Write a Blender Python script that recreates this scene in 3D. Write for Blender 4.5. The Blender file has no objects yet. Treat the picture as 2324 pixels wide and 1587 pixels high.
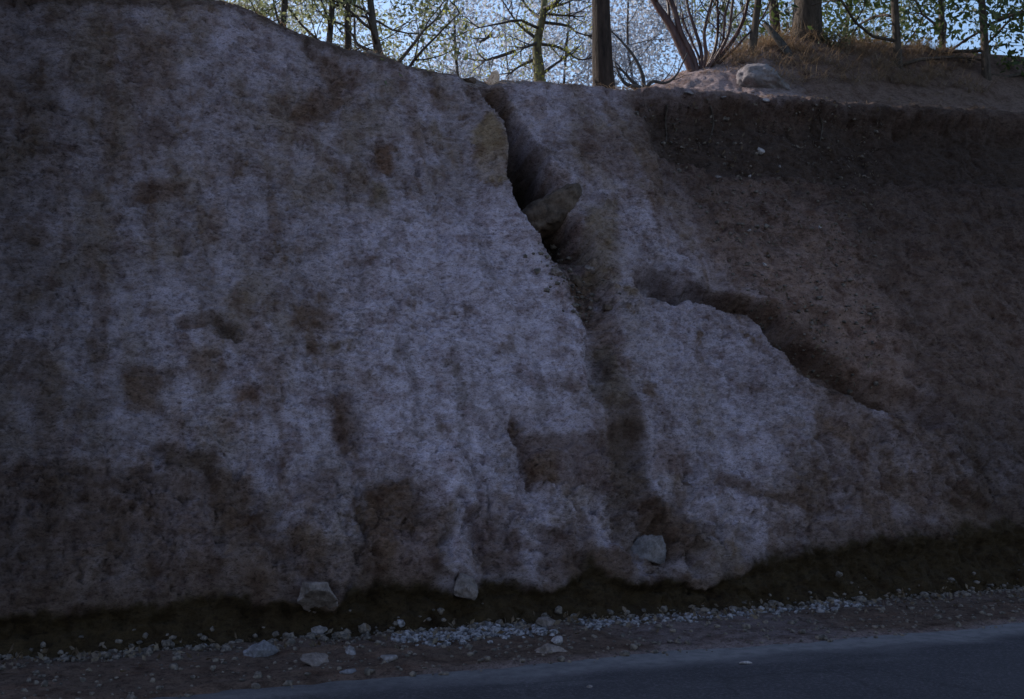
import bpy, math, random
import numpy as np
from mathutils import Vector
from mathutils.bvhtree import BVHTree

SC = bpy.context.scene
COL = SC.collection
R = math.radians

# ------------------------------------------------------------------ camera, sky, sun, exposure
EYE = 1.6
FPX, CX, CY, HOR = 2420.0, 1162.0, 793.0, 984.0          # photo measured at 2324 px wide
cam_d = bpy.data.cameras.new('camera')
cam_d.sensor_width = 36.0
cam_d.lens = 36.0 * FPX / 2324.0
cam_d.dof.use_dof = True; cam_d.dof.focus_distance = 11.0; cam_d.dof.aperture_fstop = 4.0
cam_d.clip_start, cam_d.clip_end = 0.05, 2000
cam = bpy.data.objects.new('camera', cam_d)
COL.objects.link(cam)
PITCH = math.atan((HOR - CY) / FPX)
cam.location = (0, 0, EYE)
cam.rotation_euler = (math.pi / 2 + PITCH, 0, 0)
SC.camera = cam

SUN_AZ, SUN_EL = R(-58), R(33)                             # azimuth from +Y (into the picture) towards +X
world = bpy.data.worlds.new('World')
SC.world = world
world.use_nodes = True
wn = world.node_tree
bg = wn.nodes['Background']
sky = wn.nodes.new('ShaderNodeTexSky')
sky.sky_type = 'NISHITA'
sky.sun_disc = False
sky.sun_elevation = SUN_EL
sky.sun_rotation = SUN_AZ
sky.air_density = 1.0
sky.dust_density = 1.0
sky.ozone_density = 2.4
wn.links.new(sky.outputs[0], bg.inputs[0])
bg.inputs[1].default_value = 0.12

sun_d = bpy.data.lights.new('sun', 'SUN')
sun_d.energy = 2.6
sun_d.angle = R(0.53)
sun_d.color = (1.0, 0.93, 0.82)
sun = bpy.data.objects.new('sun', sun_d)
COL.objects.link(sun)
to_sun = Vector((math.sin(SUN_AZ) * math.cos(SUN_EL), math.cos(SUN_AZ) * math.cos(SUN_EL), math.sin(SUN_EL)))
sun.rotation_euler = to_sun.to_track_quat('Z', 'Y').to_euler()

SC.view_settings.view_transform = 'Standard'
SC.view_settings.look = 'None'
SC.view_settings.exposure = 0.95
SC.view_settings.gamma = 1.0
SC.cycles.filter_width = 1.5
SC.cycles.max_bounces = 6
SC.cycles.transparent_max_bounces = 4

# ------------------------------------------------------------------ numeric helpers
def _hash(ix, iy, iz, seed):
    h = (ix.astype(np.int64) * 374761393 + iy.astype(np.int64) * 668265263 + iz.astype(np.int64) * 2147483647 + seed * 974634777) & 0xffffffff
    h = ((h ^ (h >> 13)) * 1274126177) & 0xffffffff
    h = ((h ^ (h >> 16)) * 2246822519) & 0xffffffff
    return (h ^ (h >> 15)) & 0xffffffff

def gnoise(x, y, z, seed=0):
    x, y, z = np.broadcast_arrays(np.asarray(x, float), np.asarray(y, float), np.asarray(z, float))
    x0, y0, z0 = np.floor(x), np.floor(y), np.floor(z)
    fx, fy, fz = x - x0, y - y0, z - z0
    u, v, w = [t * t * t * (t * (t * 6 - 15) + 10) for t in (fx, fy, fz)]
    out = 0.0
    for dx in (0, 1):
        for dy in (0, 1):
            for dz in (0, 1):
                h = _hash(x0 + dx, y0 + dy, z0 + dz, seed)
                gx = (h & 1023) / 511.5 - 1
                gy = ((h >> 10) & 1023) / 511.5 - 1
                gz = ((h >> 20) & 1023) / 511.5 - 1
                d = gx * (fx - dx) + gy * (fy - dy) + gz * (fz - dz)
                out = out + d * (u if dx else 1 - u) * (v if dy else 1 - v) * (w if dz else 1 - w)
    return out * 1.3

def fbm(x, y, z, seed=0, oct=4, gain=0.5):
    a, s, t = 1.0, 0.0, 0.0
    x = np.asarray(x, float); y = np.asarray(y, float); z = np.asarray(z, float)
    for o in range(oct):
        s = s + a * gnoise(x, y, z, seed + o * 17)
        t += a
        a *= gain
        x, y, z = x * 2.03 + 5.1, y * 2.03 - 3.7, z * 2.03 + 1.3
    return s / t * 1.6

def facets(x, y, seed=0, tilt=1.0):
    """broken-rock relief: every voronoi cell is its own tilted plane; also returns distance to the crack"""
    x0, y0 = np.floor(x), np.floor(y)
    best = np.full(x.shape, 9e9); sec = best.copy(); val = np.zeros(x.shape)
    for dx in (-1, 0, 1):
        for dy in (-1, 0, 1):
            cx, cy = x0 + dx, y0 + dy
            h = _hash(cx, cy, cx * 0, seed); g = _hash(cx, cy, cx * 0 + 1, seed + 9)
            px = cx + (h & 1023) / 1023.0; py = cy + ((h >> 10) & 1023) / 1023.0
            d = (x - px) ** 2 + (y - py) ** 2
            pl = ((g & 1023) / 1023. - .5) + tilt * ((((g >> 10) & 1023) / 511.5 - 1) * (x - px) + (((g >> 20) & 1023) / 511.5 - 1) * (y - py))
            m = d < best
            sec = np.where(m, best, np.minimum(sec, d))
            val = np.where(m, pl, val)
            best = np.where(m, d, best)
    return val, np.sqrt(sec) - np.sqrt(best)

def sstep(a, b, x):
    t = np.clip((x - a) / (b - a), 0, 1)
    return t * t * (3 - 2 * t)

# ------------------------------------------------------------------ the cut's own frame: s along it, n into the hill, z up
TH = R(21.2)
U = np.array((math.cos(TH), math.sin(TH)))
NI = np.array((-math.sin(TH), math.cos(TH)))
B0 = np.array((0.0, 9.08))
SL = R(62.0)

def ray(px, py):
    cp, sp = math.cos(PITCH), math.sin(PITCH)
    x, yv = (px - CX) / FPX, (CY - py) / FPX
    return np.array((x, cp - yv * sp, sp + yv * cp))

def fs(px, py):
    """photo pixel -> (s, h) on the face, h measured up the slope"""
    d = ray(px, py)
    c = math.tan(SL)
    dn = d[0] * NI[0] + d[1] * NI[1]; on = -(B0 @ NI)
    t = (EYE - c * on) / (c * dn - d[2])
    p = d * t
    return float((p[:2] - B0) @ U), float((p[2] + EYE) / math.sin(SL))

def world_xy(s, n):
    return B0[0] + s * U[0] + n * NI[0], B0[1] + s * U[1] + n * NI[1]

K = 0.0052                                                # metres per photo pixel on the face

def polyd(S, Hh, pts):
    """distance to a polyline given in photo pixels, and position along it"""
    q = [fs(*p) for p in pts]
    best = np.full(S.shape, 9e9); along = np.zeros(S.shape)
    for i in range(len(q) - 1):
        ax, ay = q[i]; bx, by = q[i + 1]
        ex, ey = bx - ax, by - ay
        t = np.clip(((S - ax) * ex + (Hh - ay) * ey) / (ex * ex + ey * ey), 0, 1)
        d = np.hypot(S - ax - t * ex, Hh - ay - t * ey)
        m = d < best
        best = np.where(m, d, best); along = np.where(m, i + t, along)
    return best, along / (len(q) - 1)

def inpoly(S, Hh, pts, soft):
    """soft inside-mask of a polygon given in photo pixels"""
    q = [fs(*p) for p in pts]
    ins = np.zeros(S.shape, bool)
    n = len(q)
    for i in range(n):
        ax, ay = q[i]; bx, by = q[(i + 1) % n]
        c = ((ay > Hh) != (by > Hh)) & (S < (bx - ax) * (Hh - ay) / (by - ay + 1e-12) + ax)
        ins ^= c
    d, _ = polyd(S, Hh, pts + [pts[0]])
    sd = np.where(ins, d, -d)
    return sstep(-soft, soft, sd)

# ------------------------------------------------------------------ materials
def newmat(name):
    m = bpy.data.materials.new(name); m.use_nodes = True
    nt = m.node_tree
    return m, nt, nt.nodes['Principled BSDF']

def N(nt, typ, **kw):
    n = nt.nodes.new(typ)
    for k, v in kw.items():
        if k in n.inputs.keys(): n.inputs[k].default_value = v
        else: setattr(n, k, v)
    return n

def ramp(nt, stops):
    r = nt.nodes.new('ShaderNodeValToRGB')
    e = r.color_ramp.elements
    while len(e) < len(stops): e.new(0.5)
    for i, (p, c) in enumerate(stops):
        e[i].position = p; e[i].color = (*c, 1) if len(c) == 3 else c
    return r

def mixc(nt, fac, a, b, blend='MIX'):
    m = nt.nodes.new('ShaderNodeMix'); m.data_type = 'RGBA'; m.blend_type = blend
    for sock, v in ((m.inputs[0], fac), (m.inputs[6], a), (m.inputs[7], b)):
        if hasattr(v, 'is_output'): nt.links.new(v, sock)
        elif isinstance(v, (int, float)): sock.default_value = v
        else: sock.default_value = (*v, 1)
    return m.outputs[2]

def bump(nt, b, hs, strength, dist):
    bm = nt.nodes.new('ShaderNodeBump'); bm.inputs['Strength'].default_value = strength; bm.inputs['Distance'].default_value = dist
    nt.links.new(hs, bm.inputs['Height']); nt.links.new(bm.outputs[0], b.inputs['Normal'])

def attr_rock_mat(name, attr='albedo', rough=0.95):
    """rock / soil whose colour, with some painted shade, is stored per vertex; grain, flecks and relief are procedural"""
    m, nt, b = newmat(name)
    a = N(nt, 'ShaderNodeAttribute', attribute_name=attr)
    co = nt.nodes.new('ShaderNodeTexCoord')
    mp = N(nt, 'ShaderNodeMapping'); mp.inputs['Rotation'].default_value = (0, 0, -TH); mp.inputs['Scale'].default_value = (1, 1, 2.2)
    nt.links.new(co.outputs['Object'], mp.inputs[0])
    n1 = N(nt, 'ShaderNodeTexNoise', Scale=13.0, Detail=7.0, Roughness=0.72); nt.links.new(mp.outputs[0], n1.inputs['Vector'])
    n2 = N(nt, 'ShaderNodeTexNoise', Scale=58.0, Detail=4.0, Roughness=0.7); nt.links.new(mp.outputs[0], n2.inputs['Vector'])
    n3 = N(nt, 'ShaderNodeTexNoise', Scale=5.0, Detail=6.0, Roughness=0.65); nt.links.new(co.outputs['Object'], n3.inputs['Vector'])
    r1 = ramp(nt, [(0.34, (0.45, 0.42, 0.41)), (0.5, (0.96, 0.96, 0.96)), (0.68, (1.2, 1.2, 1.22))]); nt.links.new(n1.outputs['Fac'], r1.inputs[0])
    r2 = ramp(nt, [(0.36, (0.5, 0.48, 0.46)), (0.48, (1, 1, 1)), (0.75, (1.18, 1.18, 1.18))]); nt.links.new(n2.outputs['Fac'], r2.inputs[0])
    r3 = ramp(nt, [(0.34, (0.60, 0.52, 0.48)), (0.52, (1, 1, 1)), (0.72, (1.16, 1.16, 1.18))]); nt.links.new(n3.outputs['Fac'], r3.inputs[0])
    n4 = N(nt, 'ShaderNodeTexNoise', Scale=1.6, Detail=4.0, Roughness=0.6); nt.links.new(co.outputs['Object'], n4.inputs['Vector'])
    r4 = ramp(nt, [(0.35, (0.25, 0.25, 0.25)), (0.65, (1, 1, 1))]); nt.links.new(n4.outputs['Fac'], r4.inputs[0])
    c = mixc(nt, r4.outputs[0], a.outputs['Color'], mixc(nt, 1.0, a.outputs['Color'], r1.outputs[0], 'MULTIPLY'))
    c = mixc(nt, 0.85, c, r2.outputs[0], 'MULTIPLY')
    n5 = N(nt, 'ShaderNodeTexNoise', Scale=24.0, Detail=3.0, Roughness=0.6, Distortion=0.6); nt.links.new(mp.outputs[0], n5.inputs['Vector'])
    r5 = ramp(nt, [(0.37, (0.50, 0.46, 0.45)), (0.43, (1, 1, 1)), (0.60, (1, 1, 1)), (0.66, (1.16, 1.16, 1.18))]); nt.links.new(n5.outputs['Fac'], r5.inputs[0])
    c = mixc(nt, 0.8, c, r5.outputs[0], 'MULTIPLY')
    c = mixc(nt, 1.0, c, r3.outputs[0], 'MULTIPLY')
    nt.links.new(c, b.inputs['Base Color'])
    b.inputs['Roughness'].default_value = rough
    b.inputs['Specular IOR Level'].default_value = 0.15
    ad = N(nt, 'ShaderNodeMath', operation='ADD'); nt.links.new(n1.outputs['Fac'], ad.inputs[0])
    ml = N(nt, 'ShaderNodeMath', operation='MULTIPLY'); ml.inputs[1].default_value = 0.45; nt.links.new(n2.outputs['Fac'], ml.inputs[0])
    nt.links.new(ml.outputs[0], ad.inputs[1])
    bump(nt, b, ad.outputs[0], 0.8, 0.05)
    return m

def stone_mat(name, c1, c2, scale=14.0, rough=0.9, bs=0.6, bd=0.02):
    m, nt, b = newmat(name)
    co = nt.nodes.new('ShaderNodeTexCoord')
    n1 = N(nt, 'ShaderNodeTexNoise', Scale=scale, Detail=6.0, Roughness=0.7); nt.links.new(co.outputs['Object'], n1.inputs['Vector'])
    r1 = ramp(nt, [(0.32, c1), (0.66, c2)]); nt.links.new(n1.outputs['Fac'], r1.inputs[0])
    n2 = N(nt, 'ShaderNodeTexNoise', Scale=scale * 7, Detail=3.0, Roughness=0.7); nt.links.new(co.outputs['Object'], n2.inputs['Vector'])
    r2 = ramp(nt, [(0.35, (0.6, 0.58, 0.56)), (0.55, (1.05, 1.05, 1.05))]); nt.links.new(n2.outputs['Fac'], r2.inputs[0])
    nt.links.new(mixc(nt, 0.8, r1.outputs[0], r2.outputs[0], 'MULTIPLY'), b.inputs['Base Color'])
    b.inputs['Roughness'].default_value = rough
    b.inputs['Specular IOR Level'].default_value = 0.2
    bump(nt, b, n1.outputs['Fac'], bs, bd)
    return m

def bark_mat(name, c1, c2, stretch=0.15, scale=22.0, bd=0.03, rough=0.9):
    m, nt, b = newmat(name)
    co = nt.nodes.new('ShaderNodeTexCoord')
    mp = N(nt, 'ShaderNodeMapping'); mp.inputs['Scale'].default_value = (1, 1, stretch); nt.links.new(co.outputs['Object'], mp.inputs[0])
    n1 = N(nt, 'ShaderNodeTexNoise', Scale=scale, Detail=6.0, Roughness=0.7); nt.links.new(mp.outputs[0], n1.inputs['Vector'])
    r1 = ramp(nt, [(0.35, c1), (0.65, c2)]); nt.links.new(n1.outputs['Fac'], r1.inputs[0])
    nt.links.new(r1.outputs[0], b.inputs['Base Color'])
    b.inputs['Roughness'].default_value = rough
    b.inputs['Specular IOR Level'].default_value = 0.25
    bump(nt, b, n1.outputs['Fac'], 0.9, bd)
    return m

def leaf_mat(name, c1, c2, trans=0.5, nscale=3.0, tint=(1.5, 1.6, .9)):
    m, nt, b = newmat(name)
    g = nt.nodes.new('ShaderNodeNewGeometry')
    n1 = N(nt, 'ShaderNodeTexNoise', Scale=nscale, Detail=5.0, Roughness=0.8); nt.links.new(g.outputs['Position'], n1.inputs['Vector'])
    r1 = ramp(nt, [(0.35, c1), (0.65, c2)]); nt.links.new(n1.outputs['Fac'], r1.inputs[0])
    nt.links.new(r1.outputs[0], b.inputs['Base Color'])
    b.inputs['Roughness'].default_value = 0.55
    b.inputs['Specular IOR Level'].default_value = 0.3
    tr = nt.nodes.new('ShaderNodeBsdfTranslucent'); nt.links.new(mixc(nt, 1.0, r1.outputs[0], tint, 'MULTIPLY'), tr.inputs[0])
    mx = nt.nodes.new('ShaderNodeMixShader'); mx.inputs[0].default_value = trans
    nt.links.new(b.outputs[0], mx.inputs[1]); nt.links.new(tr.outputs[0], mx.inputs[2])
    nt.links.new(mx.outputs[0], nt.nodes['Material Output'].inputs[0])
    return m

# ------------------------------------------------------------------ object helpers
def tag(o, label=None, cat=None, group=None, kind=None):
    if label: o['label'] = label
    if cat: o['category'] = cat
    if group: o['group'] = group
    if kind: o['kind'] = kind
    return o

def empty(name, loc):
    o = bpy.data.objects.new(name, None); COL.objects.link(o)
    o.location = loc; o.empty_display_size = 0.1
    return o

def mesh_np(name, V, F, mat, parent=None, smooth=True, loc=None):
    """V (n,3) array, F (m,k) int array of equal-sized faces or a list of them"""
    me = bpy.data.meshes.new(name)
    if isinstance(F, np.ndarray):
        k = F.shape[1]
        me.vertices.add(len(V)); me.vertices.foreach_set('co', np.asarray(V, np.float32).ravel())
        me.loops.add(F.size); me.loops.foreach_set('vertex_index', F.astype(np.int32).ravel())
        me.polygons.add(len(F)); me.polygons.foreach_set('loop_start', np.arange(0, F.size, k, dtype=np.int32))
        me.update(calc_edges=True); me.validate()
    else:
        me.from_pydata([tuple(v) for v in V], [], F)
    if smooth: me.polygons.foreach_set('use_smooth', np.ones(len(me.polygons), bool))
    me.materials.append(mat)
    o = bpy.data.objects.new(name, me); COL.objects.link(o)
    if parent: o.parent = parent
    if loc is not None: o.location = loc
    return o

class MB:
    def __init__(self): self.V = []; self.F = []
    def tube(self, pts, rad, sides=7, wob=0.0, seed=0):
        rnd = random.Random(seed)
        b0 = len(self.V)
        prev = None
        for i, p in enumerate(pts):
            p = Vector(p)
            t = (Vector(pts[min(i + 1, len(pts) - 1)]) - Vector(pts[max(i - 1, 0)])).normalized()
            if prev is None:
                a = t.orthogonal().normalized()
            else:
                a = (prev - t * prev.dot(t)).normalized()
            prev = a
            bb = t.cross(a)
            for k in range(sides):
                an = 2 * math.pi * k / sides
                r = rad[i] * (1 + wob * rnd.uniform(-1, 1))
                self.V.append(p + (a * math.cos(an) + bb * math.sin(an)) * r)
        for i in range(len(pts) - 1):
            for k in range(sides):
                k2 = (k + 1) % sides
                self.F.append((b0 + i * sides + k, b0 + i * sides + k2, b0 + (i + 1) * sides + k2, b0 + (i + 1) * sides + k))
        self.F.append(tuple(b0 + k for k in range(sides))[::-1])
        self.F.append(tuple(b0 + (len(pts) - 1) * sides + k for k in range(sides)))
    def build(self, name, mat, parent=None, smooth=True, loc=None):
        return mesh_np(name, self.V, self.F, mat, parent, smooth, loc)

def spline(pts, n):
    """smooth polyline through control points"""
    P = [Vector(p) for p in pts]
    P = [P[0] * 2 - P[1]] + P + [P[-1] * 2 - P[-2]]
    out = []
    seg = len(P) - 3
    for i in range(n + 1):
        u = i / n * seg
        k = min(int(u), seg - 1); t = u - k
        a, b, c, d = P[k:k + 4]
        out.append(0.5 * ((2 * b) + (c - a) * t + (2 * a - 5 * b + 4 * c - d) * t * t + (3 * b - a - 3 * c + d) * t ** 3))
    return out

def leaves_mesh(name, centres, per, spread, size, mat, parent, seed, droop=0.3, aspect=0.45):
    """leaf-sized faces scattered round twig points"""
    rs = np.random.RandomState(seed)
    C = np.repeat(np.asarray(centres, float), per, axis=0)
    n = len(C)
    P = C + rs.normal(0, 1, (n, 3)) * spread
    d = rs.normal(0, 1, (n, 3)); d[:, 2] -= droop; d /= np.linalg.norm(d, axis=1)[:, None]
    e = np.cross(d, rs.normal(0, 1, (n, 3))); e /= np.linalg.norm(e, axis=1)[:, None]
    L = size * rs.uniform(0.55, 1.35, (n, 1)); W = L * aspect
    nrm = np.cross(d, e)
    V = np.empty((n, 4, 3))
    V[:, 0] = P; V[:, 1] = P + d * L * .5 + e * W * .5 + nrm * L * .08; V[:, 2] = P + d * L; V[:, 3] = P + d * L * .5 - e * W * .5 + nrm * L * .08
    F = np.arange(n * 4).reshape(n, 4)
    return mesh_np(name, V.reshape(-1, 3), F, mat, parent, smooth=False)

def icosphere(sub):
    t = (1 + 5 ** .5) / 2
    V = [Vector(v).normalized() for v in [(-1, t, 0), (1, t, 0), (-1, -t, 0), (1, -t, 0), (0, -1, t), (0, 1, t), (0, -1, -t), (0, 1, -t), (t, 0, -1), (t, 0, 1), (-t, 0, -1), (-t, 0, 1)]]
    F = [(0, 11, 5), (0, 5, 1), (0, 1, 7), (0, 7, 10), (0, 10, 11), (1, 5, 9), (5, 11, 4), (11, 10, 2), (10, 7, 6), (7, 1, 8), (3, 9, 4), (3, 4, 2), (3, 2, 6), (3, 6, 8), (3, 8, 9), (4, 9, 5), (2, 4, 11), (6, 2, 10), (8, 6, 7), (9, 8, 1)]
    for _ in range(sub):
        c = {}; G = []
        def mid(a, b):
            k = (min(a, b), max(a, b))
            if k not in c:
                V.append(((V[a] + V[b]) / 2).normalized()); c[k] = len(V) - 1
            return c[k]
        for a, b, d in F:
            x, y, z = mid(a, b), mid(b, d), mid(d, a)
            G += [(a, x, z), (b, y, x), (d, z, y), (x, y, z)]
        F = G
    return np.array([v[:] for v in V]), np.array(F)

ICO = {k: icosphere(k) for k in (1, 2, 4)}

def rock_verts(seed, dims, sub=4, cuts=9, rough=0.06):
    """an angular stone: a ball cut by random planes, then weathered"""
    V, F = ICO[sub]
    V = V.copy()
    rs = np.random.RandomState(seed)
    for _ in range(cuts + 4):
        n = rs.normal(0, 1, 3); n /= np.linalg.norm(n)
        k = rs.uniform(0.38, 0.8)
        d = V @ n
        over = np.maximum(d - k, 0)
        V = V - n * over[:, None] * 0.93
    if rough:
        f = 1 + rough * fbm(V[:, 0] * 1.8, V[:, 1] * 1.8, V[:, 2] * 1.8, seed, 4, 0.6)
        V = V * f[:, None]
    V = V / np.abs(V).max(0)
    return V * (np.array(dims) / 2), F

# ------------------------------------------------------------------ THE SETTING: the road cut
LIPS = [(-700, -300), (-200, -235), (0, -190), (150, -150), (290, -85), (420, -30), (550, 8), (640, 48), (700, 73), (780, 99), (880, 124), (950, 146), (1000, 152), (1035, 158), (1065, 180), (1110, 184),
        (1200, 180), (1300, 187), (1400, 198), (1440, 205), (1530, 212), (1640, 222), (1760, 228), (1955, 240), (2324, 262), (2900, 290)]
lp = np.array([fs(*p) for p in LIPS])
def Lh(s): return np.interp(s, lp[:, 0], lp[:, 1])

sd = np.arange(-6.4, 8.6, 0.0175)
s_arr = np.concatenate([-6.4 - np.geomspace(0.03, 60, 34)[::-1], sd, 8.6 + np.geomspace(0.03, 70, 36)])
NF = 390
a_sh = np.array([-0.5, -0.42, -0.34, -0.27, -0.2, -0.14, -0.09, -0.045])
a_face = np.linspace(0, 1, NF)
a_pl = np.concatenate([np.arange(0.02, 4.2, 0.035), 4.2 + np.geomspace(0.06, 90, 40)])
ns = len(s_arr)
S1 = s_arr[:, None]
LL = Lh(s_arr)[:, None]

def mound(s, m):
    z = 0.05 * m - 0.0012 * np.maximum(m - 6, 0) ** 2
    z = np.maximum(z, -3.0)
    s0 = fs(1430, 205)[0]
    up = sstep(s0 - 0.5, s0 + 2.2, s) * 0.80 + sstep(s0 + 1.2, s0 + 4.6, s) * 0.98
    z = z + up * sstep(0.25, 2.6, m) * (1 - 0.6 * sstep(4.5, 14, m))
    sl = fs(560, 10)[0]
    z = z + 0.5 * sstep(sl, sl - 3, s) * sstep(0.2, 3, m) 
    return z

def base_pos(s, q, L):
    """q: path coordinate. <0 shoulder, 0..L face, >L plateau"""
    n = np.where(q < 0, q, np.where(q < L, q * math.cos(SL), L * math.cos(SL) + (q - L)))
    z = np.where(q < 0, 0.0, np.where(q < L, q * math.sin(SL), L * math.sin(SL) + mound(s, np.maximum(q - L, 0))))
    return n, z

Q = np.concatenate([np.broadcast_to(a_sh, (ns, len(a_sh))), a_face[None] * LL, LL + a_pl[None]], 1)
S = np.broadcast_to(S1, Q.shape)
LLb = np.broadcast_to(LL, Q.shape)
near_lip = np.exp(-((Q - LLb) / 0.5) ** 2)
roundr = 0.05 + 0.22 * sstep(fs(1420, 200)[0], fs(1000, 150)[0], S)
n0 = 0; z0 = 0
for w, k in ((.1, -1), (.2, -.5), (.4, 0), (.2, .5), (.1, 1)):
    a, b = base_pos(S, Q + k * roundr * near_lip, LLb)
    n0 = n0 + w * a; z0 = z0 + w * b
onface = sstep(-0.05, 0.25, Q) * (1 - sstep(-0.15, 0.25, Q - LLb))
plat = sstep(-0.15, 0.3, Q - LLb)
Hc = np.clip(Q, -1, None)

# pixel-authored regions, all turned into metres on the face
def reg(pts, soft=0.08): return inpoly(Sw, Hw, pts, soft)
Sp = S + 0.065 * fbm(S * 4.5, Hc * 4.5, 0, 53, 5, 0.68); Hp = Hc + 0.065 * fbm(S * 4.5, Hc * 4.5, 7, 54, 5, 0.68)
Sw = S + 0.15 * fbm(S * 2.4, Hc * 2.4, 0, 51, 6, 0.68)
Hw = Hc + 0.15 * fbm(S * 2.4, Hc * 2.4, 7, 52, 6, 0.68)

# where the loose brown soil slope replaces the pale rock (upper right), and the dirty lower left
soil_r = reg([(1405, 215), (1450, 300), (1490, 400), (1530, 470), (1590, 560), (1640, 640), (1740, 690), (1820, 770), (1900, 850), (2000, 900), (2400, 980), (3200, 1100), (3200, 120), (2400, 150), (1955, 215), (1700, 205)], 0.5)
low_l = reg([(-900, 1035), (100, 1050), (290, 1060), (400, 1080), (480, 1060), (560, 1080), (640, 1160), (640, 1215), (760, 1250), (840, 1210), (830, 1110), (900, 1085), (985, 1110), (1000, 1200), (1000, 1330), (860, 1500), (-900, 1650)], 0.10)
low_r = reg([(1780, 1080), (1860, 960), (1955, 940), (2300, 900), (3200, 900), (3200, 1500), (1955, 1290), (1850, 1240), (1790, 1200)], 0.2)
far_l = reg([(250, -300), (262, 100), (245, 500), (262, 800), (240, 1100), (260, 1500), (-3000, 1900), (-3000, -900)], 1.0)
top_l = reg([(-600, -400), (-100, 0), (300, 22), (440, 28), (540, 25), (600, 55), (650, 75), (700, 110), (760, 120), (860, 150), (960, 168), (1040, 170), (1040, 100), (600, -60)], 0.08)
mid_c = reg([(760, 480), (1180, 480), (1330, 760), (1330, 960), (1120, 960), (1040, 1240), (990, 1120), (850, 980), (770, 760)], 0.25)

# ---- relief (metres, outward positive)
D = np.zeros(Q.shape)
D += 0.12 * fbm(S * 0.55, Hc * 0.5, 0, 1, 3) * onface
D += 0.05 * fbm(S * 1.7, Hc * 1.4, 0, 2, 4) * onface
block = onface * (0.35 + 0.65 * np.maximum(low_l, sstep(2.2, 0.9, Hc)) - 0.25 * mid_c)
f1, c1 = facets(Sw * 1.25 + 3, Hw * 1.0 + 0.35 * Sw, 5, 1.3)
f2, c2 = facets(Sw * 4.1, Hw * 3.2 - Sw * .8, 6, 1.3)
f3, c3 = facets(Sw * 10, Hw * 9, 7, 1.2)
D += block * 0.06 * f1 + onface * (0.25 + 0.75 * block) * (0.045 * f2 + 0.040 * f3) * (1 - .6 * soil_r)
D -= block * 0.03 * (1 - sstep(0, 0.10, c1)) * sstep(-.1, .3, fbm(S, Hc, 3, 60, 2))
rough_amt = onface * (1 + 0.6 * low_l - 0.35 * soil_r)
D += rough_amt * 0.030 * fbm(S * 7, Hc * 5.5, 0, 3, 4, 0.66)
D += rough_amt * 0.014 * fbm(S * 20, Hc * 22, 0, 4, 2, 0.7)
D += onface * 0.030 * (1 - np.abs(fbm(S * 2.6 + .3 * Hc, Hc * 0.5, 2, 8, 3))) * (1 - soil_r)           # runnels down the slope
led = fbm(S * 1.1, Hc * 9 + S * 1.6, 4, 9, 3)                                                          # thin ledges of the fabric of the rock
D += onface * 0.018 * np.abs(led) * (1 - 0.6 * mid_c)
D += soil_r * onface * (0.05 * fbm(S * 3, Hc * 4, 1, 11, 5, .62) - 0.05 + 0.025 * facets(Sw * 7, Hw * 6, 12, 1.3)[0] - 0.03 * (1 - sstep(0, .25, np.abs(fbm(S * 1.9 + .5 * Hc, Hc * .7, 5, 13, 4, .6)))))
hatch = np.abs(gnoise(Sw * 3.2 - Hc * .8, Hc * 11 + S * 2.2, 1, 14)); hatch2 = np.abs(gnoise(S * 6.5 + Hc * 1.5, Hw * 20 - S * 3.5, 1, 15))
D -= onface * (1 - .5 * soil_r) * (0.032 * (1 - sstep(0, .09, hatch)) * sstep(-.1, .3, fbm(S * 1.5, Hc * 1.5, 8, 16, 2)) + 0.018 * (1 - sstep(0, .15, hatch2)))

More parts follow.
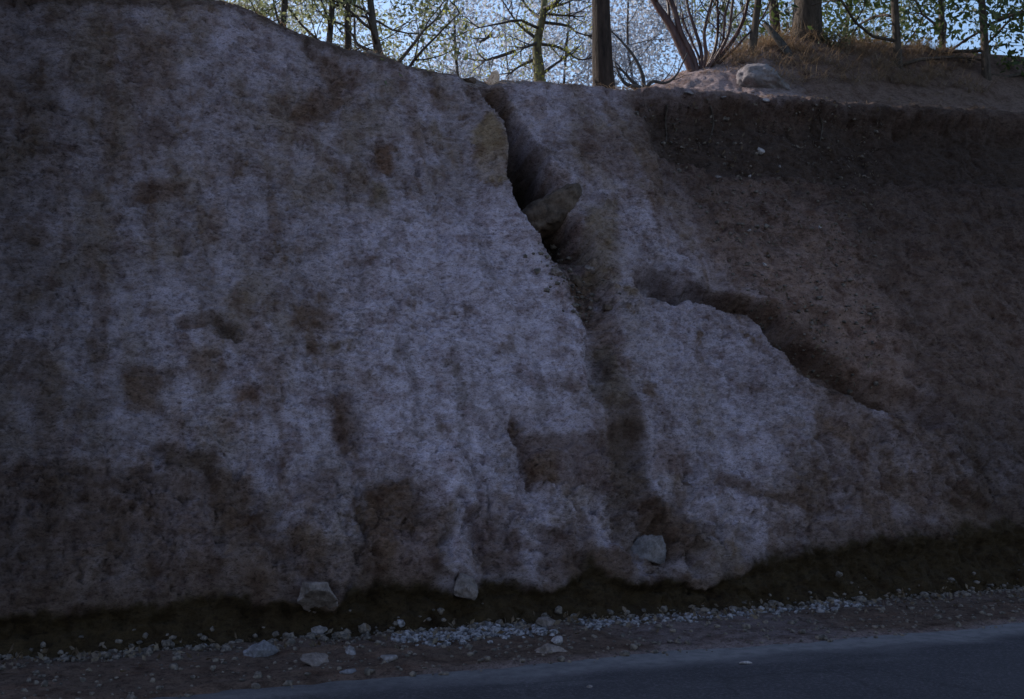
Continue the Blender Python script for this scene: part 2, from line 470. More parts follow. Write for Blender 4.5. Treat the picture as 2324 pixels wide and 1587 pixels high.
CARVE = [  # points, half width px, depth m, shape power
    ([(1332, 700), (1345, 770), (1362, 840)], 30, 0.08),
    ([(1355, 830), (1375, 890), (1405, 960), (1415, 1030)], 42, 0.08),
    ([(1415, 1020), (1420, 1090), (1405, 1140), (1430, 1190), (1480, 1240)], 60, 0.19),
    ([(1478, 640), (1520, 655)], 42, 0.34),
    ([(1520, 650), (1600, 672), (1700, 690), (1760, 700)], 26, 0.30),
    ([(1755, 725), (1790, 770), (1850, 830), (1960, 875), (2100, 930)], 50, 0.25),
    ([(1845, 700), (1875, 715)], 18, 0.14), ([(1800, 770), (1850, 795), (1900, 830), (1970, 872), (2060, 915)], 20, 0.24),
    ([(1550, 570), (1572, 590)], 14, 0.12),
    ([(947, 385), (946, 398)], 9, 0.14),
    ([(995, 348), (996, 352)], 9, 0.06),
    ([(415, 742), (470, 735), (505, 745), (535, 775)], 14, 0.10),
    ([(800, 615), (815, 680), (795, 690)], 18, 0.08),
    ([(830, 740), (840, 790)], 14, 0.05),
    ([(770, 880), (800, 900), (830, 950), (800, 1020)], 26, 0.07),
    ([(1000, 520), (1005, 570)], 15, 0.05),
    ([(865, 340), (875, 390)], 18, 0.05),
    ([(815, 380), (835, 420)], 10, 0.05),
    ([(660, 700), (690, 720), (745, 735)], 20, 0.06),
    ([(850, 1110), (910, 1100), (960, 1130)], 38, 0.10),
    ([(845, 1180), (930, 1180)], 50, 0.12),
    ([(1160, 960), (1180, 1010), (1190, 1060), (1210, 1095)], 12, 0.12),
    ([(1170, 945), (1230, 945)], 20, 0.08),
    ([(1200, 1005), (1290, 1000), (1370, 1000)], 14, 0.10),
    ([(1045, 1130), (1055, 1180), (1085, 1240), (1090, 1290)], 16, 0.14),
    ([(1050, 1128), (1120, 1125), (1170, 1150), (1200, 1180)], 10, 0.07),
    ([(470, 1110), (560, 1130), (620, 1170)], 34, 0.12),
    ([(500, 1190), (600, 1200), (640, 1240)], 30, 0.10),
    ([(310, 1100), (390, 1130)], 34, 0.10),
    ([(560, 1250), (700, 1260), (800, 1270)], 24, 0.10),
    ([(370, 1030), (430, 1045), (470, 1060)], 20, 0.07),
    ([(690, 1060), (660, 1090), (670, 1120)], 14, 0.06),
    ([(1560, 1050), (1562, 1085)], 7, 0.07),
    ([(1640, 1090), (1760, 1135), (1880, 1170)], 10, 0.06),
    ([(1560, 1150), (1620, 1200)], 26, 0.08),
    ([(1678, 960), (1680, 962)], 5, 0.06),
    ([(1330, 1270), (1345, 1300)], 24, 0.20),
    ([(690, 110), (760, 160), (800, 200)], 12, 0.07),
    ([(740, 180), (770, 230), (730, 260)], 26, 0.08),
    ([(1280, 720), (1300, 600)], 4, 0.0),
]
hole = np.zeros(Q.shape)
for pts, w, dep in CARVE:
    d, _ = polyd(Sp, Hp, pts)
    g = 1 - sstep(0.45 * w * K, 1.15 * w * K, d)
    D -= dep * g * (.75 if dep < .2 else 1)
    hole = np.maximum(hole, g * min(1, dep / 0.2))
BULGE = [([(1120, 300), (1125, 400)], 60, 0.08), ([(1040, 1150), (1060, 1250), (1060, 1310)], 28, 0.12), ([(1000, 1050), (1030, 1130)], 36, 0.07),
         ([(1250, 1060), (1350, 1080)], 70, 0.08), ([(720, 1180), (790, 1215)], 60, 0.10), ([(910, 1250), (930, 1300)], 50, 0.10),
         ([(500, 60), (560, 90)], 70, 0.10), ([(1250, 1190), (1330, 1220)], 60, 0.10), ([(1400, 1250), (1440, 1310)], 18, 0.16), ([(1600, 1220), (1680, 1260)], 60, 0.08),
         ([(330, 1180), (420, 1230)], 50, 0.10), ([(330, 1290), (600, 1290)], 40, 0.07), ([(1640, 1130), (1800, 1180)], 40, 0.06), ([(1260, 650), (1310, 600)], 40, 0.10)]
for pts, w, dep in BULGE:
    d, _ = polyd(Sp, Hp, pts)
    D += .6 * dep * (1 - sstep(0.2 * w * K, 1.4 * w * K, d)) * onface

# the undercut under the lip of soil on the right
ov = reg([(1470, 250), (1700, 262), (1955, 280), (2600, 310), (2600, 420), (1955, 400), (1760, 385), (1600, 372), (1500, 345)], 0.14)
D -= 0.14 * ov
d, _ = polyd(Sw, Hw, [(1440, 218), (1700, 236), (1955, 250), (2500, 280)])
D += 0.16 * (1 - sstep(0.02, 0.22, d)) * sstep(fs(1400, 215)[0], fs(1500, 220)[0], S)

# the fissure: the left mass stands proud of an edge, the right side drops behind it
EDGE = [(1055, 172, 0.00, 30), (1085, 205, .20, 60), (1108, 255, .36, 70), (1132, 305, .50, 85), (1143, 350, .85, 95), (1141, 410, 1.15, 120), (1150, 455, 1.25, 135), (1180, 500, .90, 140),
        (1215, 548, .36, 140), (1240, 590, .24, 130), (1275, 645, .20, 110), (1300, 690, .16, 90), (1325, 730, .08, 60), (1332, 800, .04, 40), (1330, 900, .02, 30), (1330, 960, 0.0, 30)]
e = np.array([fs(a, b) for a, b, _, _ in EDGE]); dep = np.array([x[2] for x in EDGE]); wid = np.array([x[3] * K for x in EDGE])
o = np.argsort(e[:, 1])
se = np.interp(Hc, e[o, 1], e[o, 0]) + 0.012 * gnoise(Hc * 5, 0, 0, 71) + 0.006 * gnoise(Hc * 17, 0, 0, 72)
dd = np.interp(Hc, e[o, 1], dep[o], left=0, right=0); ww = np.interp(Hc, e[o, 1], wid[o])
ds = S - se
infis = (ds > 0) * (1 - sstep(0.68, 1.08, ds / ww + 0.25 * fbm(S * 5, Hc * 4, 1, 73, 3)))
D -= dd * infis
D += 0.10 * np.minimum(dd / 0.4, 1) * sstep(-0.7, -0.02, ds) * (ds <= 0)
rub = (ds > 0) * (ds < 0.75) * sstep(fs(1200, 520)[1], fs(1230, 580)[1], Hc) * (1 - sstep(fs(1300, 690)[1], fs(1320, 730)[1], Hc)) * 1.0
f4, c4 = facets(S * 9, Hc * 8, 77, 1.2)

# the dark undercut along the foot
FOOT = [(-900, 1440), (100, 1400), (290, 1375), (500, 1358), (640, 1362), (690, 1380), (760, 1382), (800, 1340), (870, 1332), (1000, 1338), (1060, 1352), (1085, 1330), (1110, 1318), (1250, 1328), (1320, 1300), (1345, 1270),
        (1385, 1300), (1440, 1330), (1520, 1318), (1600, 1332), (1690, 1296), (1770, 1262), (1860, 1245), (1955, 1235), (2324, 1190), (3000, 1150)]
ft = np.array([fs(*p) for p in FOOT])
hb = np.interp(S, ft[:, 0], ft[:, 1]) + 0.09 * fbm(S * 3.5, Hc * 1.5, 0, 81, 5, .65)
hb = np.maximum(hb, 0.12)
tq = np.clip(Hc / hb, 0, 1.6)
und = np.where(tq < 1, np.sin(np.pi * np.clip(tq, 0, 1) ** 0.8 * 0.5) * (1 - sstep(0.62, 1.0, tq)), 0) * (Q > 0)
rim = np.exp(-((Hc - hb - 0.08) / 0.16) ** 2) * (Q > 0.05)
D = D + 0.02 * rim * (1 + fbm(S * 3, Hc * 3, 6, 82, 3))
n_under = (0.11 + 0.08 * fbm(S * 3, Hc * 3, 6, 83, 4, .6)) * und
tq2 = np.clip(Hc / hb, 0, 3)
D = D * (1 - 0.8 * sstep(2.2, .8, tq2) * (Q > 0)) + .035 * facets(S * 6 + Hc, Hc * 5, 85, 1.3)[0] * sstep(2.4, 1.2, tq2) * (Q > .03) + .08 * fbm(S * 5, Hc * 6, 6, 84, 5, .7) * sstep(1.3, .9, tq) * (Q > 0)

D = D * sstep(-0.02, 0.08, Q)
Nn = -math.sin(SL) * (1 - plat) + 0.0 * plat
Nz = math.cos(SL) * (1 - plat) + 1.0 * plat
pn = plat * (0.15 * fbm(S * 1.3, Q * 1.3, 3, 21, 5, .6) + 0.03 * fbm(S * 7, Q * 7, 3, 22, 3)) * np.clip(1.0, 0, 1)
Dt = D * (1 - plat) + pn
nn = n0 + Nn * Dt + n_under
zz = z0 + Nz * Dt
sh = Q < 0
zz = np.where(sh, 0.035 * fbm(S * 3, Q * 3, 1, 23, 3) * sstep(-0.5, -0.2, Q) + 0.01, zz)
X, Y = world_xy(S, nn)

# ---- the stuff it is made of (own colours, plus shade painted into the recesses)
PALE = np.array((.435, .342, .385)); GREY = np.array((.28, .209, .215)); BROWN = np.array((.172, .099, .070)); PINK = np.array((.25, .162, .150))
RUST = np.array((.185, .10, .070)); SOIL = np.array((.096, .060, .046)); SHADE_DAMP = np.array((.037, .022, .010)); OCHRE = np.array((.24, .156, .098))  # the near-black serves painted shade in recesses and damp foot soil
LITTER = np.array((.26, .20, .165))
def lay(Cc, col, m): return Cc + (col - Cc) * np.clip(m, 0, 1)[..., None]
Cc = np.broadcast_to(PALE, Q.shape + (3,)).copy()
nA = fbm(S * 1.0, Hc * 0.8, 0, 31, 5, 0.6); nB = fbm(S * 3.2, Hc * 2.4, 2, 32, 5, 0.65); nC = fbm(S * 2.2, Hc * 1.4, 5, 33, 5, 0.62)
Cc = lay(Cc, GREY, sstep(-0.08, 0.30, nA + 0.5 * nB) * 0.75)
Cc = lay(Cc, GREY * .9, reg([(-900, -100), (560, 0), (800, 120), (900, 300), (840, 520), (700, 640), (-900, 700)], 0.5) * (0.5 + 0.4 * nB))
Cc = lay(Cc, PINK, sstep(0.14, 0.36, nC + 0.4 * nB) * 0.6)
Cc = lay(Cc, BROWN, sstep(0.32, 0.50, nB + 0.35 * nA) * (0.75 - 0.5 * mid_c))
Cc = lay(Cc, OCHRE * 1.0, (.13 + .42 * sstep(-.1, .35, fbm(S * 1.6, Hc * .8, 12, 35, 5, .65))) * (1 - .65 * mid_c))
Cc = lay(Cc, BROWN * 1.15, sstep(.12, .34, fbm(S * 3.2, Hc * .7, 14, 36, 5, .62)) * (.5 - .3 * mid_c) * onface)
Cc = lay(Cc, RUST, sstep(0.42, 0.75, fbm(S * 2.0, Hc * 1.8, 9, 34, 5, 0.65)) * 0.6)
Cc = lay(Cc, BROWN * 0.8, low_l * (0.78 + 0.5 * nB)); Cc = lay(Cc, PINK * .8, low_l * sstep(.05, .4, nC) * .6)
Cc = lay(Cc, BROWN * 0.85, low_r * (0.7 + 0.4 * nB))
Cc = lay(Cc, SOIL * 1.25, top_l * 0.85)
PATCH = [  # polygon, colour, strength
    ([(650, 260), (720, 200), (770, 190), (775, 240), (740, 275), (680, 280)], BROWN, .75), ([(700, 120), (760, 130), (790, 200), (740, 200)], BROWN, .7),
    ([(850, 330), (890, 330), (890, 400), (850, 400)], RUST, .8), ([(810, 380), (840, 400), (835, 430), (810, 410)], BROWN, .8), ([(840, 410), (890, 430), (880, 530), (845, 500)], OCHRE * .75, .7),
    ([(985, 515), (1030, 515), (1025, 580), (985, 580)], RUST * .9, .85), ([(1065, 300), (1110, 275), (1143, 340), (1140, 430), (1110, 435), (1080, 400)], OCHRE * 1.15, .9),
    ([(310, 410), (430, 405), (420, 450), (300, 460)], RUST * .8, .65), ([(775, 600), (830, 590), (840, 700), (780, 700)], BROWN, .65), ([(470, 715), (540, 740), (545, 790), (480, 770)], SOIL * 1.3, .8),
    ([(410, 730), (470, 735), (470, 755), (415, 750)], RUST * .8, .7), ([(660, 690), (760, 715), (770, 760), (650, 750)], BROWN, .75), ([(430, 800), (480, 810), (475, 870), (420, 850)], BROWN, .6),
    ([(290, 840), (380, 840), (360, 930), (290, 940)], BROWN, .7), ([(530, 890), (590, 890), (590, 925), (530, 920)], RUST, .6), ([(490, 950), (540, 935), (545, 985), (495, 985)], RUST, .55),
    ([(750, 890), (800, 880), (840, 980), (810, 1030), (755, 1010)], RUST * .75, .75), ([(360, 1010), (480, 1030), (490, 1075), (370, 1080)], SOIL * 1.3, .8), ([(820, 720), (850, 730), (850, 810), (825, 810)], BROWN, .6),
    ([(1060, 830), (1110, 820), (1120, 880), (1070, 890)], PINK * .9, .6), ([(1150, 930), (1240, 920), (1250, 975), (1150, 980)], BROWN, .75), ([(870, 1020), (940, 1025), (930, 1060), (870, 1050)], RUST * .9, .5),
    ([(1160, 985), (1385, 985), (1395, 1110), (1330, 1120), (1320, 1090), (1210, 1100), (1180, 1040)], PINK * .85, .85), ([(1190, 1040), (1270, 1010), (1270, 1095), (1205, 1095)], BROWN, .75),
    ([(670, 1070), (770, 1060), (770, 1140), (670, 1150)], PINK * .8, .6), ([(830, 1090), (990, 1085), (1000, 1200), (980, 1320), (870, 1325), (835, 1220)], BROWN * .95, .75), ([(890, 1200), (980, 1200), (980, 1310), (890, 1320)], PINK, .6),
    ([(1050, 1130), (1110, 1180), (1180, 1200), (1190, 1290), (1080, 1300)], PINK * .8, .8), ([(1230, 1200), (1350, 1200), (1380, 1300), (1220, 1320)], PINK * .75, .75),
    ([(1320, 700), (1390, 690), (1395, 780), (1335, 800)], BROWN, .7), ([(1325, 790), (1380, 780), (1440, 920), (1380, 930), (1330, 900)], OCHRE * .6, .7), ([(1345, 810), (1385, 815), (1390, 860), (1350, 860)], SOIL * .9, .75),
    ([(1375, 930), (1440, 900), (1470, 1020), (1480, 1120), (1600, 1180), (1620, 1260), (1540, 1270), (1440, 1270), (1380, 1160), (1400, 1040)], SOIL * 1.35, .72),
    ([(1440, 1130), (1560, 1130), (1580, 1250), (1500, 1260)], BROWN * .8, .6), ([(1480, 1000), (1560, 990), (1580, 1060), (1490, 1080)], PINK, .7), ([(1680, 820), (1780, 820), (1800, 880), (1700, 930)], PINK * .8, .6),
    ([(1220, 560), (1290, 560), (1360, 610), (1370, 660), (1350, 720), (1300, 700), (1250, 640)], BROWN * .8, .9), ([(1250, 500), (1320, 490), (1350, 600), (1300, 610), (1220, 560)], PINK * .95, .8),
    ([(1330, 470), (1400, 450), (1410, 640), (1340, 640)], OCHRE * .9, .6), ([(1300, 300), (1400, 300), (1460, 400), (1420, 420), (1330, 380)], PINK * .8, .6), ([(1100, 185), (1150, 195), (1185, 370), (1215, 430), (1190, 440), (1160, 360)], BROWN * .75, .85),
    ([(1490, 640), (1600, 640), (1740, 680), (1850, 700), (1960, 760), (1960, 900), (1850, 860), (1760, 740), (1600, 690), (1490, 680)], SOIL * .6, .85), ([(1460, 610), (1530, 610), (1540, 690), (1470, 690)], OCHRE * .3, .9),  # these dark tones paint the shade inside the notch
    ([(1590, 690), (1740, 720), (1860, 800), (1970, 850), (1970, 1080), (1860, 960), (1760, 850), (1640, 770)], BROWN * 1.05, .5), ([(1740, 740), (1850, 760), (1970, 850), (1970, 930), (1850, 880), (1780, 800)], SOIL * .55, .8), ([(1760, 700), (1850, 760), (1960, 840), (2060, 900), (2060, 940), (1950, 890), (1850, 830), (1760, 750)], SOIL * .45, .85), ([(1620, 1080), (1800, 1120), (1880, 1180), (1750, 1150)], BROWN, .6), ([(1420, 560), (1570, 600), (1560, 640), (1430, 600)], GREY, .4),  # the darkest soil tones continue the notch's painted shade
    ([(1280, 1250), (1440, 1240), (1440, 1330), (1300, 1330)], BROWN * .9, .7), ([(290, 300), (380, 250), (400, 330), (300, 340)], PINK * .7, .7), ([(280, 60), (400, 100), (400, 220), (280, 220)], BROWN, .5),
]
for pts, col, st in PATCH:
    m = inpoly(Sp, Hp, pts, 0.055) * min(1, st * 1.25)
    if m.max() > 0: Cc = lay(Cc, col, m * (0.95 + 0.5 * nB))
Cc = lay(Cc, PALE * 1.05, reg([(480, 45), (600, 60), (690, 130), (640, 190), (520, 170), (470, 110)], .12) * .5)
stk = fbm(Sw * 5.5, Hw * .35, 15, 37, 4, .6)
Cc = lay(Cc, PALE * 1.25, mid_c * 0.75 * (1 - sstep(.1, .5, nB)))
Cc = lay(Cc, PALE, reg([(1110, 380), (1200, 700), (1320, 760), (1320, 950), (1120, 950), (900, 900), (860, 620)], .3) * .5 * (1 - sstep(.1, .45, nB)))
Cc = lay(Cc, PALE * .95, reg([(1400, 560), (1560, 620), (1750, 760), (1830, 900), (1780, 1060), (1600, 1080), (1480, 960), (1400, 800)], .25) * .55 * (1 - sstep(.1, .45, nB)))
soil_var = SOIL[None, None] * (1.2 + 0.75 * nB + 1.4 * sstep(fs(1700, 360)[1], fs(1700, 700)[1], Hc))[..., None] * np.array((1, .97, 1.02))
Cc = Cc + (soil_var - Cc) * (soil_r * 0.96)[..., None]
Cc = lay(Cc, SOIL * .55, ov * .75)  # shade beneath the lip, painted in as darker soil
Cc = lay(Cc, SOIL * .6, far_l * 0.75 * (0.9 + .3 * nB))
Cc = lay(Cc, SOIL * .6, sstep(fs(1965, 700)[0], fs(2060, 700)[0], S) * onface * .55)
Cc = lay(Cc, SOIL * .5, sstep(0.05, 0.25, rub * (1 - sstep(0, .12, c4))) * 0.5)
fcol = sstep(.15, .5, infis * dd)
Cc = lay(Cc, SOIL * .6, fcol * .9); Cc = lay(Cc, SHADE_DAMP * .9, sstep(.45, .8, infis * dd) * .8)  # the fissure's deep shade is painted into its colour
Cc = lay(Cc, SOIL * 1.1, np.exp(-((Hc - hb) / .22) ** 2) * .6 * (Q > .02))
Cc = lay(Cc, SHADE_DAMP * (1.25), sstep(1.2, 0.9, tq + .35 * nB) * (Q > -0.05))  # damp soil, darkened further to paint in the undercut's shade
Cc = lay(Cc, SOIL * 1.1, (Q <= -0.02) * 0.95)
Cc = lay(Cc, GREY * .9, sstep(.08, .3, stk) * mid_c * .55)
# plateau: dust, leaf litter and dry grass straw
pm = sstep(-0.10, 0.10, Q - LLb)
lit = LITTER[None, None] * (0.75 + 0.5 * nB)[..., None]
Cc = Cc + (lit - Cc) * (pm * 0.9)[..., None]
s0 = fs(1430, 205)[0]
Cc = lay(Cc, GREY * 1.15, pm * sstep(0.35, 0.9, Q - LLb) * sstep(s0 - .2, s0 + .5, S) * (0.7 + .4 * nB))
Cc = lay(Cc, SOIL * 1.5, pm * sstep(fs(1870, 200)[0], fs(1960, 200)[0], S) * .85)
Cc = lay(Cc, SOIL, pm * sstep(fs(640, 40)[0], fs(520, 10)[0], S) * .8)
Cc = np.clip(Cc, 0.012, 0.9)

nj = Q.shape[1]
ii, jj = np.meshgrid(np.arange(ns - 1), np.arange(nj - 1), indexing='ij')
v = ii * nj + jj
Fc = np.stack([v, v + nj, v + nj + 1, v + 1], -1).reshape(-1, 4)
M_rock = attr_rock_mat('weathered_rock_and_soil')
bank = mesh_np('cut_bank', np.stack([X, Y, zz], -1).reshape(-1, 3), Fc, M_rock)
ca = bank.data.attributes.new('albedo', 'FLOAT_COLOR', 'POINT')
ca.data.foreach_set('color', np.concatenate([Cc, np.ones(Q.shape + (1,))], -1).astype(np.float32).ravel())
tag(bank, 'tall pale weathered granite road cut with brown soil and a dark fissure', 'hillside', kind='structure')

# ---- shoulder of dirt, sheet of ground, road
ss = np.concatenate([-7 - np.geomspace(.05, 60, 24)[::-1], np.arange(-7, 9, 0.03), 9 + np.geomspace(.05, 70, 24)])
nq = np.arange(-2.1, -0.38, 0.025)
SS, NQ = np.meshgrid(ss, nq, indexing='ij')
edge_n = -1.52 + 0.10 * fbm(SS * .8, 0, 0, 41, 3) + 0.03 * fbm(SS * 6, 0, 0, 42, 2)
hgt = sstep(0, 0.22, NQ - edge_n)
zs = -0.03 + 0.045 * hgt + (0.03 * fbm(SS * 2, NQ * 3, 0, 43, 4) + 0.014 * fbm(SS * 11, NQ * 12, 0, 44, 3, .6)) * hgt
XS, YS = world_xy(SS, NQ)
n1 = fbm(SS * 1.2, NQ * 3, 0, 45, 4, .6); n2 = fbm(SS * 6, NQ * 9, 0, 46, 4, .65)
Cs = np.broadcast_to(SOIL * 1.05, SS.shape + (3,)).copy()
Cs = lay(Cs, BROWN * .9, sstep(0, .5, n1 + .5 * n2) * .6)
sA, sB, sC = fs(1280, 1430)[0], fs(1400, 1430)[0], fs(1740, 1430)[0]
Cs = lay(Cs, GREY * .62, sstep(sA, sB, SS) * (1 - sstep(sC - .3, sC + .3, SS)) * .75 * (0.7 + .6 * n2))
Cs = lay(Cs, GREY * .7, sstep(.25, .02, NQ - edge_n) * sstep(fs(600, 1500)[0], fs(1100, 1450)[0], SS) * .8)
vi = len(nq)
ii, jj = np.meshgrid(np.arange(len(ss) - 1), np.arange(vi - 1), indexing='ij'); v = ii * vi + jj
shoulder = mesh_np('dirt_shoulder', np.stack([XS, YS, zs], -1).reshape(-1, 3), np.stack([v, v + vi, v + vi + 1, v + 1], -1).reshape(-1, 4), M_rock)
ca = shoulder.data.attributes.new('albedo', 'FLOAT_COLOR', 'POINT')
ca.data.foreach_set('color', np.concatenate([np.clip(Cs, .01, .9), np.ones(SS.shape + (1,))], -1).astype(np.float32).ravel())
tag(shoulder, 'brown dirt shoulder strewn with stones between road and bank', 'road shoulder', kind='structure')

m, nt, b = newmat('asphalt')
co = nt.nodes.new('ShaderNodeTexCoord')
na = N(nt, 'ShaderNodeTexNoise', Scale=150.0, Detail=3.0); nb = N(nt, 'ShaderNodeTexNoise', Scale=1.3, Detail=5.0, Roughness=.65); nc = N(nt, 'ShaderNodeTexNoise', Scale=9.0, Detail=5.0, Roughness=.7)
for n_ in (na, nb, nc): nt.links.new(co.outputs['Object'], n_.inputs['Vector'])
ra = ramp(nt, [(.3, (.028, .024, .028)), (.7, (.049, .042, .049))]); nt.links.new(na.outputs[0], ra.inputs[0])
rb = ramp(nt, [(.3, (.75, .75, .78)), (.7, (1.2, 1.2, 1.2))]); nt.links.new(nb.outputs[0], rb.inputs[0])
dust = N(nt, 'ShaderNodeAttribute', attribute_name='dust')
rc = ramp(nt, [(.35, (0, 0, 0)), (.6, (1, 1, 1))]); nt.links.new(nc.outputs[0], rc.inputs[0])
du = N(nt, 'ShaderNodeMath', operation='MULTIPLY'); nt.links.new(dust.outputs['Fac'], du.inputs[0])
ad = N(nt, 'ShaderNodeMath', operation='MULTIPLY_ADD'); ad.inputs[1].default_value = .6; ad.inputs[2].default_value = .5; nt.links.new(rc.outputs[0], ad.inputs[0]); nt.links.new(ad.outputs[0], du.inputs[1])
du.use_clamp = True
nd = N(nt, 'ShaderNodeTexNoise', Scale=45.0, Detail=2.0); nt.links.new(co.outputs['Object'], nd.inputs['Vector'])
rd = ramp(nt, [(.4, (.75, .75, .75)), (.56, (1, 1, 1)), (.66, (1.7, 1.65, 1.6))]); nt.links.new(nd.outputs[0], rd.inputs[0])
wv = N(nt, 'ShaderNodeTexVoronoi', feature='DISTANCE_TO_EDGE', Scale=.8); wm = nt.nodes.new('ShaderNodeVectorMath'); wm.operation = 'MULTIPLY_ADD'
wm.inputs[1].default_value = (.35, .35, 0); nt.links.new(nc.outputs['Color'], wm.inputs[0]); nt.links.new(co.outputs['Object'], wm.inputs[2]); nt.links.new(wm.outputs[0], wv.inputs['Vector'])
rw = ramp(nt, [(0, (.35, .35, .35)), (.012, (1, 1, 1))]); nt.links.new(wv.outputs['Distance'], rw.inputs[0])
c = mixc(nt, 1.0, ra.outputs[0], rb.outputs[0], 'MULTIPLY')
c = mixc(nt, 1.0, c, rd.outputs[0], 'MULTIPLY'); c = mixc(nt, .8, c, rw.outputs[0], 'MULTIPLY')
nt.links.new(mixc(nt, du.outputs[0], c, (.14, .125, .13)), b.inputs['Base Color'])
b.inputs['Roughness'].default_value = .8; b.inputs['Specular IOR Level'].default_value = .3
bump(nt, b, na.outputs[0], .5, .006)
M_asph = m
rq = np.concatenate([[-60, -30, -14], np.arange(-9.0, -3.4, .3), np.arange(-3.4, -1.2, .04)])
sr = np.concatenate([-9 - np.geomspace(.1, 110, 20)[::-1], np.arange(-9, 11, .06), 11 + np.geomspace(.1, 110, 20)])
SR, RQ = np.meshgrid(sr, rq, indexing='ij')
XR, YR = world_xy(SR, RQ)
zr = np.where(RQ > -9.2, -0.008 + 0.012 * np.sin(np.clip((RQ + 9) / 7.5, 0, 1) * np.pi) - 0.004, -0.25)
vi = len(rq)
ii, jj = np.meshgrid(np.arange(len(sr) - 1), np.arange(3, vi - 1), indexing='ij'); v = ii * vi + jj
road = mesh_np('road', np.stack([XR, YR, zr], -1).reshape(-1, 3), np.stack([v, v + vi, v + vi + 1, v + 1], -1).reshape(-1, 4), M_asph)
dv = sstep(-1.95, -1.62, RQ + .14 * fbm(SR * 1.1, RQ, 0, 47, 3)) * (0.35 + .65 * sstep(fs(500, 1500)[0], fs(1500, 1450)[0], SR)) + .25 * sstep(-2.7, -1.7, RQ) * sstep(0, .5, fbm(SR * 1.2, RQ * 4, 2, 48, 4))
da = road.data.attributes.new('dust', 'FLOAT', 'POINT'); da.data.foreach_set('value', np.clip(dv, 0, 1).astype(np.float32).ravel())
tag(road, 'dark grey asphalt road with dusty pale edge', 'road', kind='structure')
M_grd = stone_mat('dry_ground', (.07, .055, .045), (.12, .1, .08), 2.0)
gx = 700.0
ground = mesh_np('ground', [(-gx, -gx, -.3), (gx, -gx, -.3), (gx, gx, -.3), (-gx, gx, -.3)], [(0, 1, 2, 3)], M_grd)
tag(ground, 'dry brown ground around the road', 'ground', kind='structure')

# ------------------------------------------------------------------ placing things on the terrain
def bvh_of(o):
    me = o.data
    return BVHTree.FromPolygons([v.co[:] for v in me.vertices], [p.vertices[:] for p in me.polygons])
BV = [bvh_of(bank), bvh_of(shoulder), bvh_of(road)]
def hit(px, py):
    """the point of the ground or rock that the photo shows at this pixel (or just below it)"""
    o = Vector((0, 0, EYE)); best = None
    while best is None:
        d = Vector(ray(px, py)).normalized()
        for t in BV:
            r = t.ray_cast(o, d)
            if r[0] is not None and r[3] < 60 and (best is None or r[3] < best[3]): best = r
        py += 6
    return best
def drop(x, y):
    best = None
    for t in BV:
        r = t.ray_cast(Vector((x, y, 40)), Vector((0, 0, -1)))
        if r[0] is not None and (best is None or r[0].z > best.z): best = r[0]
    return best
def at(px, py, d):
    """point on the photo's line of sight at horizontal distance d"""
    r = ray(px, py)
    return Vector((0, 0, EYE)) + Vector(r) * (d / r[1])

# ------------------------------------------------------------------ STONES: every loose one is a thing
M_gran = stone_mat('pale_granite', (.075, .06, .058), (.25, .208, .215), 7.0)
M_dark = stone_mat('dark_stained_stone', (.034, .022, .017), (.140, .094, .072), 6.0)
M_brst = stone_mat('brown_stone', (.07, .052, .045), (.22, .165, .155), 7.0)
M_wht = stone_mat('white_quartz', (.16, .13, .13), (.37, .315, .32), 10.0)
M_slab = stone_mat('blue_grey_slab', (.065, .058, .064), (.18, .16, .18), 6.0)
M_mound = stone_mat('dull_grey_boulder', (.12, .105, .11), (.24, .205, .215), 5.0)
M_sunlit = stone_mat('sunlit_painted_stone', (.45, .27, .17), (.80, .56, .42), 8.0)  # sunlight painted into the stone's bright warm colour

def stone(name, px, py, dims, mat, seed, label, cat='stone', group=None, rot=(0, 0, 0), sink=0.35, out=0.0, sub=4, cuts=9, rough=.2, h=None):
    h = h or hit(px, py)
    V, F = rock_verts(seed, dims, sub, cuts, rough)
    o = mesh_np(name, V, F, mat, smooth=False if sub < 3 else True)
    if sub >= 3:
        for p in o.data.polygons: p.use_smooth = True
    n = h[1]
    o.rotation_euler = rot
    o.location = h[0] + n * out + Vector((0, 0, dims[2] * (0.5 - sink)))
    tag(o, label, cat, group)
    return o

# the slab wedged in the fissure
import bmesh
def wedge(outline, d0, thick, bulge, mat, seed, name, label):
    """a stone of a given silhouette, with real depth: front ring, swollen front, smaller back"""
    c = at(sum(p[0] for p in outline) / len(outline), sum(p[1] for p in outline) / len(outline), d0)
    fr = [at(px, py, d0) - c for px, py in outline]
    pts = fr + [p * .72 + Vector((0, -bulge, 0)) for p in fr] + [p * .9 + Vector((.06, thick, -.04)) for p in fr]
    bm = bmesh.new()
    for p in pts: bm.verts.new(p)
    h = bmesh.ops.convex_hull(bm, input=bm.verts)
    bmesh.ops.delete(bm, geom=[v for v in set(h['geom_interior'] + h['geom_unused']) if isinstance(v, bmesh.types.BMVert)], context='VERTS')
    bmesh.ops.triangulate(bm, faces=bm.faces)
    for _ in range(3): bmesh.ops.subdivide_edges(bm, edges=bm.edges, cuts=1, use_grid_fill=True); bmesh.ops.smooth_vert(bm, verts=bm.verts, factor=.35, use_axis_x=True, use_axis_y=True, use_axis_z=True)
    bm.normal_update()
    V = np.array([v.co[:] for v in bm.verts]); Nv = np.array([v.normal[:] for v in bm.verts])
    V = V + Nv * (.05 * fbm(V[:, 0] * 6, V[:, 1] * 6, V[:, 2] * 9, seed, 5, .6))[:, None]
    bm.verts.index_update()
    F = [tuple(v.index for v in f.verts) for f in bm.faces]
    bm.free()
    return tag(mesh_np(name, V, F, mat, loc=c), label, 'boulder')
hw = hit(1322, 470)
